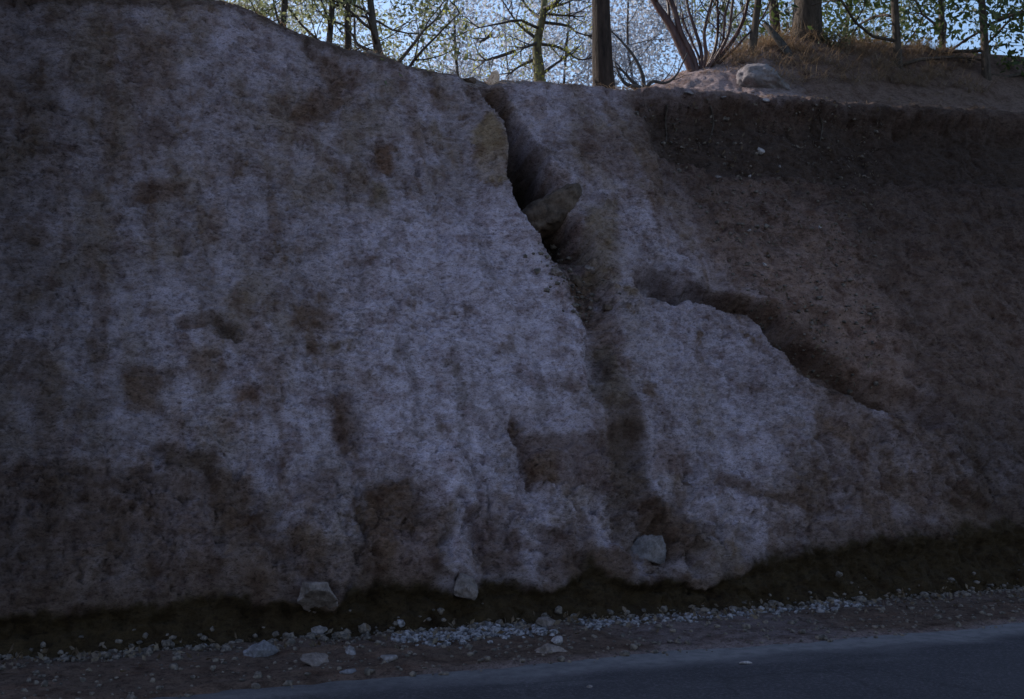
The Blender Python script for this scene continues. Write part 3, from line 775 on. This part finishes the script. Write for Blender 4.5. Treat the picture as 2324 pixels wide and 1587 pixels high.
wedge([(1168, 492), (1192, 464), (1235, 444), (1278, 424), (1318, 408), (1322, 428), (1308, 478), (1288, 504), (1250, 526), (1208, 540), (1184, 520)], hw[0].y - .02, .55, .16, M_dark, 21, 'wedged_boulder',
      'dark brown boulder with a pointed tip jammed across the fissure')
ST = [  # name px py dims mat seed label rot sink out
    ('boulder', 1474, 1262, (.36, .30, .37), M_gran, 31, 'pale rounded granite boulder lodged at the foot of the dark gully', (.2, .1, .4), .5, .06),
    ('boulder', 722, 1352, (.42, .34, .30), M_brst, 32, 'brown grey boulder stuck in the dark undercut at the left', (.1, .3, .8), .5, .05),
    ('boulder', 1040, 1338, (.28, .26, .25), M_brst, 33, 'round brown boulder hanging in the undercut below the pale rib', (.4, .1, .2), .5, .03),
    ('slab', 594, 1487, (.25, .18, .17), M_slab, 34, 'blue grey angular slab standing on the left dirt shoulder', (.2, .25, .5), .35, 0),
    ('rock', 715, 1506, (.22, .17, .11), M_brst, 35, 'low purplish brown rock near the road edge right of the slab', (.1, .1, .9), .35, 0),
    ('rock', 884, 1500, (.14, .09, .08), M_gran, 36, 'pale angular rock below the left end of the gravel strip', (.3, .2, .3), .3, 0),
    ('rock', 790, 1526, (.12, .07, .05), M_slab, 37, 'small flat bluish rock on the left edge of the asphalt', (0, .1, .2), .3, 0),
    ('rock', 1266, 1460, (.10, .09, .08), M_wht, 38, 'bright white rock on the shoulder beside the brown lump', (.2, .2, .2), .3, 0),
    ('rock', 1245, 1478, (.26, .18, .15), M_brst, 39, 'brown crumbling lump of earth and rock on the mid shoulder', (.1, 0, .5), .45, 0),
    ('rock', 1240, 1420, (.20, .15, .11), M_brst, 40, 'purplish brown rock lying in the gap of the gravel strip', (.1, 0, .3), .35, 0),
    ('rock', 720, 1438, (.15, .11, .10), M_gran, 41, 'light tan rock at the dark foot of the bank left of the gravel', (.1, .3, .1), .3, 0),
    ('rock', 795, 1482, (.10, .08, .07), M_gran, 42, 'small pale rock midway on the left part of the shoulder', (.1, .3, .1), .3, 0),
    ('rock', 464, 1468, (.06, .05, .05), M_wht, 43, 'small white rock at the shadowed foot far left', (.1, .3, .1), .3, 0),
    ('rock', 1664, 1388, (.07, .06, .05), M_wht, 44, 'white rock at the left end of the right gravel row', (.1, .2, .1), .3, 0),
    ('rock', 1728, 1384, (.06, .05, .05), M_wht, 45, 'small white rock in the middle of the right gravel row', (.1, .2, .1), .3, 0),
    ('rock', 1868, 1386, (.07, .05, .04), M_wht, 46, 'flat white rock near the right end of the gravel row', (.1, .2, .1), .3, 0),
    ('chip', 1692, 1506, (.12, .05, .025), M_wht, 47, 'flat white stone chip lying alone on the dark asphalt', (0, 0, .3), .2, 0),
    ('rock', 1340, 1560, (.05, .04, .03), M_gran, 48, 'tiny pale rock alone on the asphalt near the bottom edge', (0, 0, .3), .3, 0),
    ('rock', 1725, 342, (.14, .10, .10), M_wht, 49, 'pale triangular rock stuck high in the dark soil slope', (.3, .5, .1), .5, .02),
    ('rock', 1632, 404, (.09, .06, .05), M_gran, 50, 'small pale rock in the upper left of the soil slope', (.3, .2, .1), .5, .02),
    ('rock', 1702, 402, (.05, .05, .05), M_wht, 51, 'white pebble below the pale triangular rock', (.3, .2, .1), .5, .02),
    ('rock', 1768, 380, (.045, .04, .04), M_gran, 52, 'tiny pale pebble right of the triangular rock', (.3, .2, .1), .5, .02),
    ('rock', 1860, 518, (.06, .05, .05), M_wht, 53, 'white pebble on the right of the soil slope', (.3, .2, .1), .5, .02),
    ('rock', 1700, 524, (.045, .04, .04), M_wht, 54, 'white pebble at the middle of the soil slope', (.3, .2, .1), .5, .02),
    ('rock', 1735, 602, (.07, .05, .05), M_wht, 55, 'white pebble low on the soil slope above the dark notch', (.3, .2, .1), .5, .02),
    ('rock', 1735, 229, (.14, .10, .07), M_wht, 56, 'bright flat rock lying on the lip above the soil slope', (.1, .2, .1), .4, 0),
    ('rock', 1560, 212, (.18, .12, .06), M_gran, 57, 'long pale rock lying on the lip below the manzanita', (.1, .0, .1), .4, 0),
    ('rock', 1640, 222, (.10, .08, .05), M_gran, 58, 'small pale rock on the lip between the long and bright ones', (.1, .0, .1), .4, 0),
    ('rock', 1118, 188, (.16, .14, .26), M_sunlit, 59, 'sunlit-painted tan rock standing at the head of the fissure', (.1, .35, .1), .6, .05),
    ('rock', 1066, 180, (.18, .12, .10), M_dark, 60, 'dark rock on the crest beside the sunlit-painted tan rock', (.1, .1, .1), .4, .0),
    ('boulder', 1740, 172, (1.1, .9, .55), M_mound, 61, 'big smooth grey boulder bedded in the mound on the right', (.05, .1, .4), .72, .0),
    ('rock', 1310, 640, (.22, .15, .14), M_dark, 62, 'dark brown rock among rubble below the fissure', (.3, .5, .1), .5, .0),
    ('rock', 1262, 618, (.16, .12, .10), M_brst, 63, 'brown rock at the upper end of the rubble trough', (.3, .2, .1), .5, .0),
    ('rock', 1340, 612, (.15, .12, .11), M_brst, 64, 'brown rock at the right rim of the rubble trough', (.1, .6, .1), .5, .0),
    ('rock', 1378, 700, (.12, .10, .10), M_dark, 65, 'small dark rock where the rubble trough narrows', (.1, .6, .1), .5, .0),
]
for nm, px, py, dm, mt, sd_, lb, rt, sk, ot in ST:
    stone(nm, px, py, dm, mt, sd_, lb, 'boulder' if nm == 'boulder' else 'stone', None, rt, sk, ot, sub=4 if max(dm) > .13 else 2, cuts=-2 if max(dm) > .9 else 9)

# gravel and rubble nobody could count
def pebbles(name, spots, mat, label, seed):
    rs = np.random.RandomState(seed)
    Vb, Fb = ICO[1]
    Vs = []; Fs = []; k = 0
    for p, sz in spots:
        q = Vb * (1 + rs.uniform(-.28, .28, (len(Vb), 1))) * (np.array((1, rs.uniform(.6, 1), rs.uniform(.5, .9))) * sz / 2)
        a = rs.uniform(0, 6.3); c, s_ = math.cos(a), math.sin(a)
        q = np.stack([q[:, 0] * c - q[:, 1] * s_, q[:, 0] * s_ + q[:, 1] * c, q[:, 2]], 1) + np.array(p)
        Vs.append(q); Fs.append(Fb + k); k += len(Vb)
    o = mesh_np(name, np.concatenate(Vs), np.concatenate(Fs), mat, smooth=False)
    tag(o, label, 'gravel', kind='stuff')
    return o

def vary_mat(name, c1, c2):
    m, nt, b = newmat(name)
    g = nt.nodes.new('ShaderNodeNewGeometry')
    n1 = N(nt, 'ShaderNodeTexNoise', Scale=26.0, Detail=3.0); nt.links.new(g.outputs['Position'], n1.inputs['Vector'])
    r1 = ramp(nt, [(.4, c1), (.6, c2)]); nt.links.new(n1.outputs['Fac'], r1.inputs[0])
    nt.links.new(r1.outputs[0], b.inputs['Base Color']); b.inputs['Roughness'].default_value = .85
    return m
M_peb = vary_mat('gravel_stone', (.055, .045, .047), (.25, .215, .225))
M_rub = vary_mat('brown_rubble', (.05, .036, .03), (.15, .11, .09))
rs = np.random.RandomState(5)
sp_t = []
sp = []
for (a, b, dens, wz, off) in ((fs(868, 1425)[0], fs(1200, 1425)[0], 560, .13, -.34), (fs(1290, 1425)[0], fs(1420, 1420)[0], 200, .10, -.30), (fs(1420, 1420)[0], fs(1650, 1400)[0], 90, .10, -.28), (fs(1650, 1400)[0], fs(1950, 1380)[0], 110, .08, -.26)):
    for _ in range(dens):
        s_ = rs.uniform(a, b); n_ = off + rs.normal(0, wz)
        x, y = world_xy(s_, n_); p = drop(x, y)
        if p and p.z < .2: z = rs.gamma(2.0, .012) + .012; sp.append(((p.x, p.y, p.z + z * .08), min(z, .085)))
for _ in range(850):
    s_ = rs.uniform(-4.5, 6.5); x, y = world_xy(s_, rs.normal(-.05, .09)); p = drop(x, y)
    if p and p.z < .25: z = rs.gamma(1.8, .016) + .01; sp_t.append(((p.x, p.y, p.z + z * .1), min(z, .1)))
pebbles('foot_talus', sp_t, M_rub, 'brown crumbs of fallen rock along the foot of the undercut', 16)
pebbles('gravel_strip', sp, M_peb, 'strip of pale blue grey gravel along the foot of the bank', 6)
sp = []
for _ in range(1300):
    s_ = rs.uniform(-4.5, 6.5); n_ = rs.uniform(-1.5, -.05)
    x, y = world_xy(s_, n_); p = drop(x, y)
    if p: z = rs.gamma(1.6, .011) + .008; sp.append(((p.x, p.y, p.z + z * .15), min(z, .075)))
pebbles('shoulder_rubble', sp, M_rub, 'scattered brown crumbs of rock on the dirt shoulder', 7)
sp = []
for _ in range(900):
    px = rs.uniform(1440, 1990); py = rs.uniform(225, 900)
    h = hit(px, py)
    s_ = (np.array((h[0].x, h[0].y)) - B0) @ U
    if s_ > fs(1420 + (py - 225) * .62, py)[0]:
        z = rs.gamma(1.5, .012) + .01; sp.append((tuple(h[0] + h[1] * z * .15), min(z, .07)))
for _ in range(130):
    t = rs.uniform(0, 1); px = 1225 + 120 * t + rs.normal(0, 22); py = 560 + 140 * t + rs.normal(0, 22)
    h = hit(px, py); z = rs.gamma(1.6, .014) + .012; sp.append((tuple(h[0] - h[1] * z * .1), min(z, .1)))
pebbles('slope_rubble', sp, M_rub, 'small loose rubble in the soil slope and below the fissure', 8)

# ------------------------------------------------------------------ TREES AND PLANTS
M_pine = bark_mat('dark_pine_bark', (.016, .009, .007), (.060, .036, .027), .2, 16.0, .05)
M_bark = bark_mat('grey_brown_bark', (.035, .026, .022), (.12, .09, .075), .2, 22.0, .04)
M_moss = bark_mat('lichen_covered_bark', (.05, .038, .03), (.21, .19, .09), .5, 9.0, .03)
M_manz = bark_mat('red_manzanita_bark', (.030, .014, .013), (.12, .060, .055), .10, 20.0, .01, .42)
M_dead = bark_mat('dead_grey_wood', (.035, .03, .03), (.09, .08, .078), .2, 30.0, .01)
L_pine = leaf_mat('pine_needles', (.030, .045, .022), (.075, .095, .045), .35)
L_oak = leaf_mat('pale_oak_leaves', (.055, .065, .035), (.24, .25, .16), .5, 3.0, (1.4, 1.4, 1.0))
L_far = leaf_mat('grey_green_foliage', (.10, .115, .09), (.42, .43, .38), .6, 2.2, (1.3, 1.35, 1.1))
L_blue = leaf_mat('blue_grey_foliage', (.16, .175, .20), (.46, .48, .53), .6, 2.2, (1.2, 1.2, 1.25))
L_lich = leaf_mat('yellow_green_lichen', (.16, .16, .04), (.36, .34, .11), .4)
L_dry = leaf_mat('dry_straw', (.15, .105, .075), (.36, .27, .20), .3, 6.0, (1.15, 1.05, .9))

def limb_pts(base, d, length, rnd, n=8, wob=.18, up=.25):
    pts = [Vector(base)]; d = Vector(d).normalized()
    for i in range(n):
        d = (d + Vector((rnd.gauss(0, wob), rnd.gauss(0, wob), rnd.gauss(0, wob) + up / n))).normalized()
        pts.append(pts[-1] + d * length / n)
    return pts

def grow(mb, base, d, length, r0, rnd, depth, tips, wob=.18, up=.25, kids=3):
    """a limb with its side twigs; twig points are collected for the leaves"""
    pts = limb_pts(base, d, length, rnd, 7, wob, up)
    mb.tube(pts, [r0 * (1 - .78 * i / 7) for i in range(8)], 6 if r0 > .02 else 4)
    if depth == 0:
        tips += pts[3:]
        return
    for k in range(kids):
        i = rnd.randint(2, 7)
        dd = (pts[i] - pts[i - 1]).normalized() + Vector((rnd.gauss(0, .8), rnd.gauss(0, .8), rnd.gauss(0.1, .55)))
        grow(mb, pts[i], dd, length * rnd.uniform(.4, .65), r0 * .42, rnd, depth - 1, tips, wob, up, kids)
    tips += pts[5:]

def tree(name, label, base, height, r0, mats, seed, lean=(0, 0), start=.35, nl=7, ll=.4, lseg=2, per=14, spread=.22, lsize=.1, group=None, cat='tree', kids=3, ctrl=None, up=.2, top_taper=.35, aspect=.45, keep=.5):
    rnd = random.Random(seed)
    base = Vector(base)
    root = tag(empty(name, base), label, cat, group)
    mb = MB()
    if ctrl is None:
        ctrl = [(0, 0, -.4)] + [(lean[0] * t + rnd.gauss(0, .012) * height, lean[1] * t + rnd.gauss(0, .012) * height, height * t) for t in (.2, .4, .6, .8, 1)]
    pts = spline(ctrl, 26)
    rr = [r0 * (1.0 + .35 * max(0, 1 - i / 4) ** 2) * (1 - (1 - top_taper) * i / 26) for i in range(27)]
    mb.tube(pts, rr, 12, .07, seed)
    mb.build('trunk', mats[0], root)
    tips = []
    for k in range(nl):
        t = start + (1 - start) * (k + rnd.random() * .6) / nl
        i = min(int(t * 26), 25)
        an = rnd.uniform(0, 6.28)
        d = Vector((math.cos(an), math.sin(an), rnd.uniform(.05, .7)))
        lm = MB()
        grow(lm, pts[i], d, height * ll * (1.15 - .6 * t), max(.012, rr[i] * .45), rnd, lseg - 1, tips, .16, up, kids)
        lm.build('limb', mats[1], root)
    if per:
        C = [p + Vector((rnd.gauss(0, spread), rnd.gauss(0, spread), rnd.gauss(0, spread))) for p in tips if rnd.random() < keep]
        leaves_mesh('crown', [c[:] for c in C], per * 2, spread * .75, lsize, mats[2], root, seed, aspect=aspect)
    return root

def ground_under(v):
    p = drop(v.x, v.y)
    return Vector((v.x, v.y, p.z if p else 6.0))

# the straight dark pine on the crest
b = ground_under(at(1374, 190, 13.75))
tree('pine_tree', 'straight dark pine trunk standing on the crest in the middle', b, 11.0, .135, (M_pine, M_pine, L_pine), 101, lean=(.22, .0), start=.42, nl=12, ll=.26, per=34, spread=.22, lsize=.16, cat='pine tree', aspect=.10, top_taper=.3)
# thin lichen covered tree left of it
b = ground_under(at(1224, 180, 19.5))
LT = tree('lichen_tree', 'slender tree with yellow green lichen left of the dark pine', b, 8.5, .115, (M_moss, M_dead, L_lich), 102, ctrl=[(0, 0, -.3)] + [(at(px, py, 19.5) - b)[:] for px, py in ((1224, 172), (1219, 120), (1221, 88), (1231, 40), (1236, -10), (1240, -150), (1236, -420))], start=.5, nl=6, ll=.28, lseg=2, per=5, spread=.16, lsize=.075, top_taper=.3, up=-.05)
rnd = random.Random(31); clump = []
for path in (((1167, 116), (1119, 132), (1086, 137), (1050, 128)), ((1222, 96), (1190, 108), (1167, 114)), ((1114, 79), (1098, 90), (1080, 97)), ((1232, 30), (1253, 33), (1290, 36), (1325, 38)), ((1228, 50), (1290, 59), (1308, 73), (1347, 84)),
             ((1226, 172), (1253, 150), (1288, 127), (1310, 116)), ((1225, 100), (1270, 108), (1312, 134), (1348, 131)), ((1230, 44), (1200, 20), (1180, -10)), ((1221, 90), (1185, 62), (1167, 42), (1139, 0)), ((1224, 130), (1180, 150), (1150, 172)), ((1232, 20), (1270, 0), (1290, -40))):
    lm = MB(); pts = [p - b for p in spline([at(px, py, 19.5 + rnd.uniform(-.5, .5) * (k > 0)) for k, (px, py) in enumerate(path)], 12)]
    lm.tube(pts, [.036 * (1 - .06 * k) for k in range(13)], 5)
    for _ in range(7):
        k = rnd.randint(2, 11); d = (pts[k] - pts[k - 1]).normalized() + Vector((rnd.gauss(0, .7), rnd.gauss(0, .7), rnd.gauss(0, .7)))
        tp = limb_pts(pts[k], d, rnd.uniform(.2, .7), rnd, 5); lm.tube(tp, [.014 * (1 - .15 * q) for q in range(6)], 4)
        if rnd.random() < .4: clump += [tp[3], tp[5]]
    lm.build('limb', M_dead, LT)
for px, py in ((1180, 55), (1195, 62), (1186, 70), (1222, 70), (1215, 150), (1205, 165), (1232, 160), (1222, 110), (1260, 112), (1285, 120), (1180, 95), (1300, 60)):
    clump += [at(px + rnd.gauss(0, 8), py + rnd.gauss(0, 8), 19.5 + rnd.gauss(0, .2)) - b for _ in range(3)]
leaves_mesh('lichen_tuft', [c_[:] for c_ in clump], 16, .09, .055, L_lich, LT, 33)

# bare sapling branches right of the pine, curving up from the crest
def bare_plant(name, label, base, stems, mat, cat, r0=.02, seed=0, twigs=3, group=None):
    rnd = random.Random(seed)
    root = tag(empty(name, base), label, cat, group)
    for st in stems:
        mb = MB()
        pts = spline([Vector(p) - Vector(base) for p in st], 14)
        rr = [r0 * (1 - .75 * i / 14) for i in range(15)]
        mb.tube(pts, rr, 6)
        for _ in range(twigs):
            i = rnd.randint(4, 13)
            d = (pts[i] - pts[i - 1]).normalized() + Vector((rnd.gauss(0, .7), rnd.gauss(0, .4), rnd.gauss(.1, .5)))
            mb.tube(limb_pts(pts[i], d, rnd.uniform(.25, .7), rnd, 5), [rr[i] * .5 * (1 - .15 * k) for k in range(6)], 4)
        mb.build('branch', mat, root)
    return root
def px_path(pts, d): return [at(a, b_, d + (dd[0] if dd else 0)) for a, b_, *dd in pts]
D0 = 14.6
bare_plant('dead_sapling', 'bare dark dead branches arching beside the pine trunk', at(1462, 200, D0), [
    px_path([(1462, 210), (1458, 170), (1440, 130), (1412, 95), (1385, 68)], D0), px_path([(1460, 205), (1435, 185), (1412, 160), (1390, 150)], D0 + .2),
    px_path([(1455, 200), (1420, 190), (1404, 165), (1395, 140)], D0 - .1), px_path([(1464, 205), (1480, 185), (1510, 188), (1535, 170), (1560, 120)], D0 + .1)], M_dead, 'dead branches', .034, 5)
# manzanita: many red stems fanning out from one base on the mound
DM = 16.3
STEMS = [[(1578, 172), (1552, 120), (1520, 55), (1490, 10), (1455, -60), (1420, -150)], [(1584, 172), (1570, 125), (1545, 75), (1530, 20), (1500, -60), (1490, -160)], [(1588, 174), (1592, 120), (1575, 60), (1560, 10), (1548, -80)],
         [(1590, 174), (1602, 125), (1598, 75), (1608, 30), (1618, -20), (1612, -120)], [(1594, 174), (1620, 120), (1630, 60), (1628, 5), (1640, -90)], [(1598, 172), (1632, 120), (1655, 70), (1662, 10), (1680, -90)],
         [(1600, 170), (1645, 115), (1676, 70), (1694, 20), (1705, -60), (1730, -150)], [(1592, 172), (1586, 130), (1570, 95), (1556, 60), (1548, 40)], [(1606, 168), (1668, 110), (1690, 85), (1730, 40), (1760, -30)],
         [(1596, 172), (1614, 140), (1640, 95), (1645, 40), (1665, -40)]]
rnd = random.Random(9)
mroot = tag(empty('manzanita', ground_under(at(1592, 176, DM))), 'multi stemmed manzanita with smooth red bark fanning up from the mound', 'shrub')
tips = []
for i, st in enumerate(STEMS):
    mb = MB()
    j = rnd.uniform(-.5, .5)
    pts = spline([at(a, b_, DM + j * k / len(st)) - mroot.location for k, (a, b_) in enumerate(st)], 20)
    pts = [pts[0] + Vector((0, 0, -.7))] + pts
    r0 = (.078, .062, .034, .034, .030, .034, .040, .024, .022, .028)[i]
    mb.tube(pts, [r0 * (1 - .5 * k / 21) for k in range(22)], 9, .06, i)
    mb.build('stem', M_manz, mroot)
    for k in (9, 13, 16, 18, 20):
        bb = MB()
        d = Vector((rnd.gauss(0, .6), rnd.gauss(0, .6), .9))
        p2 = limb_pts(pts[k], d, rnd.uniform(.5, 1.2), rnd, 5)
        mb2 = bb; mb2.tube(p2, [r0 * .35 * (1 - .15 * q) for q in range(6)], 5)
        bb.build('twig', M_manz, mroot)
        if k > 12: tips += p2[3:]
leaves_mesh('crown', [(p + Vector((0, 0, .5)))[:] for p in tips], 16, .22, .06, L_oak, mroot, 3)
# dark stem and big twin trunk on the right of the mound
b = ground_under(at(1698, 150, 16.4))
tree('slender_tree', 'slender dark trunk right beside the manzanita stems', b, 6.0, .06, (M_bark, M_bark, L_oak), 104, lean=(.25, 0), start=.35, nl=7, ll=.25, per=8, spread=.2, lsize=.07)
b = ground_under(at(1828, 135, 17.0))
tree('big_tree', 'large shaggy dark trunk rising from the mound at the right', b, 9.0, .21, (M_bark, M_bark, L_pine), 105, lean=(.15, .1), start=.3, nl=11, ll=.34, per=22, spread=.3, lsize=.11)
b = ground_under(at(1770, 138, 18.2))
tree('leaning_tree', 'narrow brown trunk leaning left of the large shaggy one', b, 6.5, .085, (M_bark, M_bark, L_oak), 106, lean=(-.5, .2), start=.15, nl=9, ll=.28, per=10, spread=.2, lsize=.07)
# leaning pale log
lr = MB(); lr.tube([at(1800, 140, 16.3), at(1782, 110, 16.35), at(1760, 82, 16.4), at(1735, 52, 16.45)], [.05, .06, .055, .035], 9, .25, 3)
tag(lr.build('fallen_log', M_dead), 'weathered grey log leaning against the large shaggy trunk', 'log')

# left crest: small oaks with dark stems and pale leaves
OAK = [(736, 92, 13.2, 3.6, .045, 201, (.15, .2), 'thin oak with a dark stem on the left crest between two others'),
       (792, 105, 13.4, 3.9, .05, 202, (-.1, .2), 'oak with a crooked dark stem on the left crest'),
       (640, 52, 12.6, 3.0, .04, 204, (.1, .3), 'bushy small oak with pale leaves highest on the left crest')]
for px, py, d, hgt_, r0, sd_, ln, lb in OAK:
    tree('oak_tree', lb, ground_under(at(px, py, d)), hgt_, r0, (M_bark, M_bark, L_oak), sd_, lean=ln, start=.12, nl=11, ll=.42, per=17, spread=.15, lsize=.07, group='small oaks on the left crest', aspect=.5)
b = ground_under(at(886, 122, 13.0))
tree('oak_tree', 'dark leaning oak stem on the crest left of the gap', b, 4.6, .075, (M_bark, M_bark, L_oak), 203, ctrl=[(.06, 0, -.3), (0, 0, 0), (-.10, 0, .3), (-.19, .05, .62), (-.25, .1, 1.0), (-.4, .2, 2.2), (-.5, .3, 4.6)], start=.2, nl=9, ll=.3, per=10, spread=.16, lsize=.075, group='small oaks on the left crest', aspect=.5)

# shrubs on the crest
def shrub(name, label, base, w, hgt_, mats, seed, per=14, lsize=.05, group=None, n=9):
    rnd = random.Random(seed)
    root = tag(empty(name, base), label, 'shrub', group)
    mb = MB(); tips = []
    for _ in range(n):
        d = Vector((rnd.gauss(0, .5) * w, rnd.gauss(0, .5) * w, hgt_))
        p = limb_pts((0, 0, -.05), d, hgt_ * rnd.uniform(.6, 1.1), rnd, 6, .2, .1)
        mb.tube(p, [.012 * (1 - .13 * q) for q in range(7)], 4); tips += p[2:]
    mb.build('stem', mats[0], root)
    leaves_mesh('foliage', [t_[:] for t_ in tips], per, .09, lsize, mats[1], root, seed)
    return root
for px, py, d, w, hh, sd_, lb in [(580, 25, 12.2, .6, .6, 301, 'dense leafy shrub at the top of the pale left face'), (930, 140, 13.2, .4, .5, 302, 'small yellowish green shrub on the crest right of the leaning oak'), (985, 150, 13.4, .3, .45, 303, 'sparse twiggy shrub where the left crest starts to drop'),
                                 (1072, 172, 14.0, .3, .32, 304, 'tiny green shrub at the head of the fissure'), (1900, 140, 16.8, .7, .6, 305, 'brown green bush on the right of the mound below the dark branches'), (690, 70, 12.9, .4, .45, 306, 'low leafy shrub below the thin left oaks'),
                                 (1165, 178, 14.3, .35, .25, 307, 'pale low shrub behind the crest between fissure and lichen tree')]:
    shrub('shrub', lb, ground_under(at(px, py, d)), w, hh, (M_bark, L_oak if sd_ != 303 else L_far), sd_)

# dry grass: tufts and straw nobody could count
def straw(name, spots, label, seed, mat, n=16, ln=.16, lie=.5):
    rs = np.random.RandomState(seed)
    Vs = []; Fs = []; k = 0
    for p in spots:
        for _ in range(n):
            a = rs.uniform(0, 6.283); L = ln * rs.uniform(.4, 1.3); up = rs.uniform(.1, 1.0) * (1 - lie) + .08
            d = np.array((math.cos(a) * (1 - up * .6), math.sin(a) * (1 - up * .6), up)); sd2 = np.array((-math.sin(a), math.cos(a), 0)) * .0035
            o_ = np.array(p) + np.array((rs.normal(0, .06), rs.normal(0, .06), 0))
            m_ = o_ + d * L * .6; tp = o_ + d * L + np.array((0, 0, -.25 * L * lie))
            Vs += [o_ - sd2, o_ + sd2, m_ + sd2, m_ - sd2, tp]
            Fs += [(k, k + 1, k + 2, k + 3), (k + 3, k + 2, k + 4)]; k += 5
    o = mesh_np(name, Vs, Fs, mat, smooth=False)
    return tag(o, label, 'dry grass', kind='stuff')
sp = []
for _ in range(420):
    px = rs.uniform(1400, 2350); m_ = abs(rs.normal(0, .35)) if rs.rand() < .6 else rs.uniform(0, 3)
    s_ = fs(px, 215)[0]; x, y = world_xy(s_, float(Lh(s_)) * math.cos(SL) + m_)
    p = drop(x, y)
    if p: sp.append(p[:])
straw('dry_grass', sp, 'bleached dry grass and straw along the right lip and mound', 11, L_dry, 14, .15, .75)
sp = []
for _ in range(300):
    px = rs.uniform(1800, 2350); s_ = fs(px, 160)[0]; x, y = world_xy(s_, float(Lh(s_)) * math.cos(SL) + rs.uniform(1.2, 3.4)); p = drop(x, y)
    if p: sp.append(p[:])
straw('straw_tufts', sp, 'tufts of pinkish brown dry straw on the right shoulder of the mound', 12, L_dry, 26, .36, .35)
sp = []
for _ in range(260):
    px = rs.uniform(200, 1400); s_ = fs(px, 100)[0]; x, y = world_xy(s_, float(Lh(s_)) * math.cos(SL) + abs(rs.normal(.1, .3))); p = drop(x, y)
    if p: sp.append(p[:])
straw('crest_litter', sp, 'dry stalks and leaf litter along the left and middle crest', 13, L_dry, 6, .12, .7)

# trees further back, above the crest
rnd = random.Random(77)
BACK = [(560, 24, 7.5, 'grey green tree behind the oaks at far left'), (690, 30, 8.5, 'tall grey green tree behind the thin left oaks'), (830, 26, 7.0, 'grey green tree behind the leaning oak'), (960, 34, 9.0, 'pale tree in the distance above the left end of the gap'),
        (1060, 27, 7.0, 'blue grey tree behind the fissure head'), (1150, 38, 10.0, 'distant hazy tree left of the lichen tree'), (1280, 30, 8.0, 'blue grey tree between lichen tree and pine'), (1340, 42, 11.5, 'far hazy tree right behind the dark pine'),
        (1450, 30, 8.0, 'blue grey tree behind the dead branches'), (1560, 38, 10.5, 'distant tree behind the manzanita'), (1680, 30, 9.0, 'grey green tree right of the manzanita in the distance'), (1800, 27, 8.5, 'tree behind the large shaggy trunk'),
        (1930, 24, 8.5, 'dark green tree at the right edge behind the mound')]
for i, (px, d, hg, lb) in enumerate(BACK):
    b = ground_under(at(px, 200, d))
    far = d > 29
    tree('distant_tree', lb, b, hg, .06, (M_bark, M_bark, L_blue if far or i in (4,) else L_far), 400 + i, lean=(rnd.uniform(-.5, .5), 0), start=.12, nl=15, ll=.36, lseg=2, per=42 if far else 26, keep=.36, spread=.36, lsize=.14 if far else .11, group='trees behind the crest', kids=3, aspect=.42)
# trees outside the photographed strip, on both ends of the cut
for px, py, d, hg, sd_, lb in [(2040, 150, 17.0, 8.0, 501, 'dense dark tree at the right end of the mound'), (2240, 160, 17.5, 8.5, 502, 'dense dark tree furthest right on the mound'), (2140, 170, 20.5, 9.0, 503, 'dark tree standing back between the two right end trees')]:
    tree('evergreen_tree', lb, ground_under(at(px, py, d)), hg, .065, (M_bark, M_bark, L_pine), sd_, start=.03, nl=24, ll=.36, up=-.5, per=30, spread=.34, lsize=.13, group='dark trees at the right end', kids=4)

# roots hanging out of the soil under the right lip
for pts, lb in (([(1512, 236), (1508, 270), (1514, 310), (1506, 340)], 'pale thin root hanging under the lip nearest the pale face'), ([(1612, 240), (1618, 280), (1608, 330)], 'short pale root hanging under the middle of the right lip'),
                ([(1862, 268), (1864, 290), (1860, 322)], 'pale root hanging under the lip near its right end')):
    hp = [hit(*p) for p in pts]
    mb = MB(); mb.tube(spline([h[0] + h[1] * .02 for h in hp], 12), [.013 * (1 - .05 * k) for k in range(13)], 5, .15, 4)
    tag(mb.build('root', M_bark), lb, 'root', 'roots under the right lip')
# dead leaves and bark flakes lying about
rs = np.random.RandomState(91)
L_lit = leaf_mat('dead_leaves', (.045, .028, .02), (.16, .11, .075), .1, 9.0, (1, .9, .7))
sp = []
for _ in range(650):
    px = rs.uniform(1420, 2000); py = rs.uniform(225, 880)
    if px > 1440 + (py - 225) * .62:
        h = hit(px, py); sp.append((h[0] + h[1] * .012)[:])
for _ in range(500):
    s_ = rs.uniform(-4, 6.5); x, y = world_xy(s_, -abs(rs.normal(.1, .35))); p = drop(x, y)
    if p and p.z < .2: sp.append((p.x, p.y, p.z + .012))
tag(leaves_mesh('leaf_litter', sp, 2, .035, .06, L_lit, None, 92, droop=.0), 'brown dead leaves and bark flakes on the soil slope and shoulder', 'leaf litter', kind='stuff')
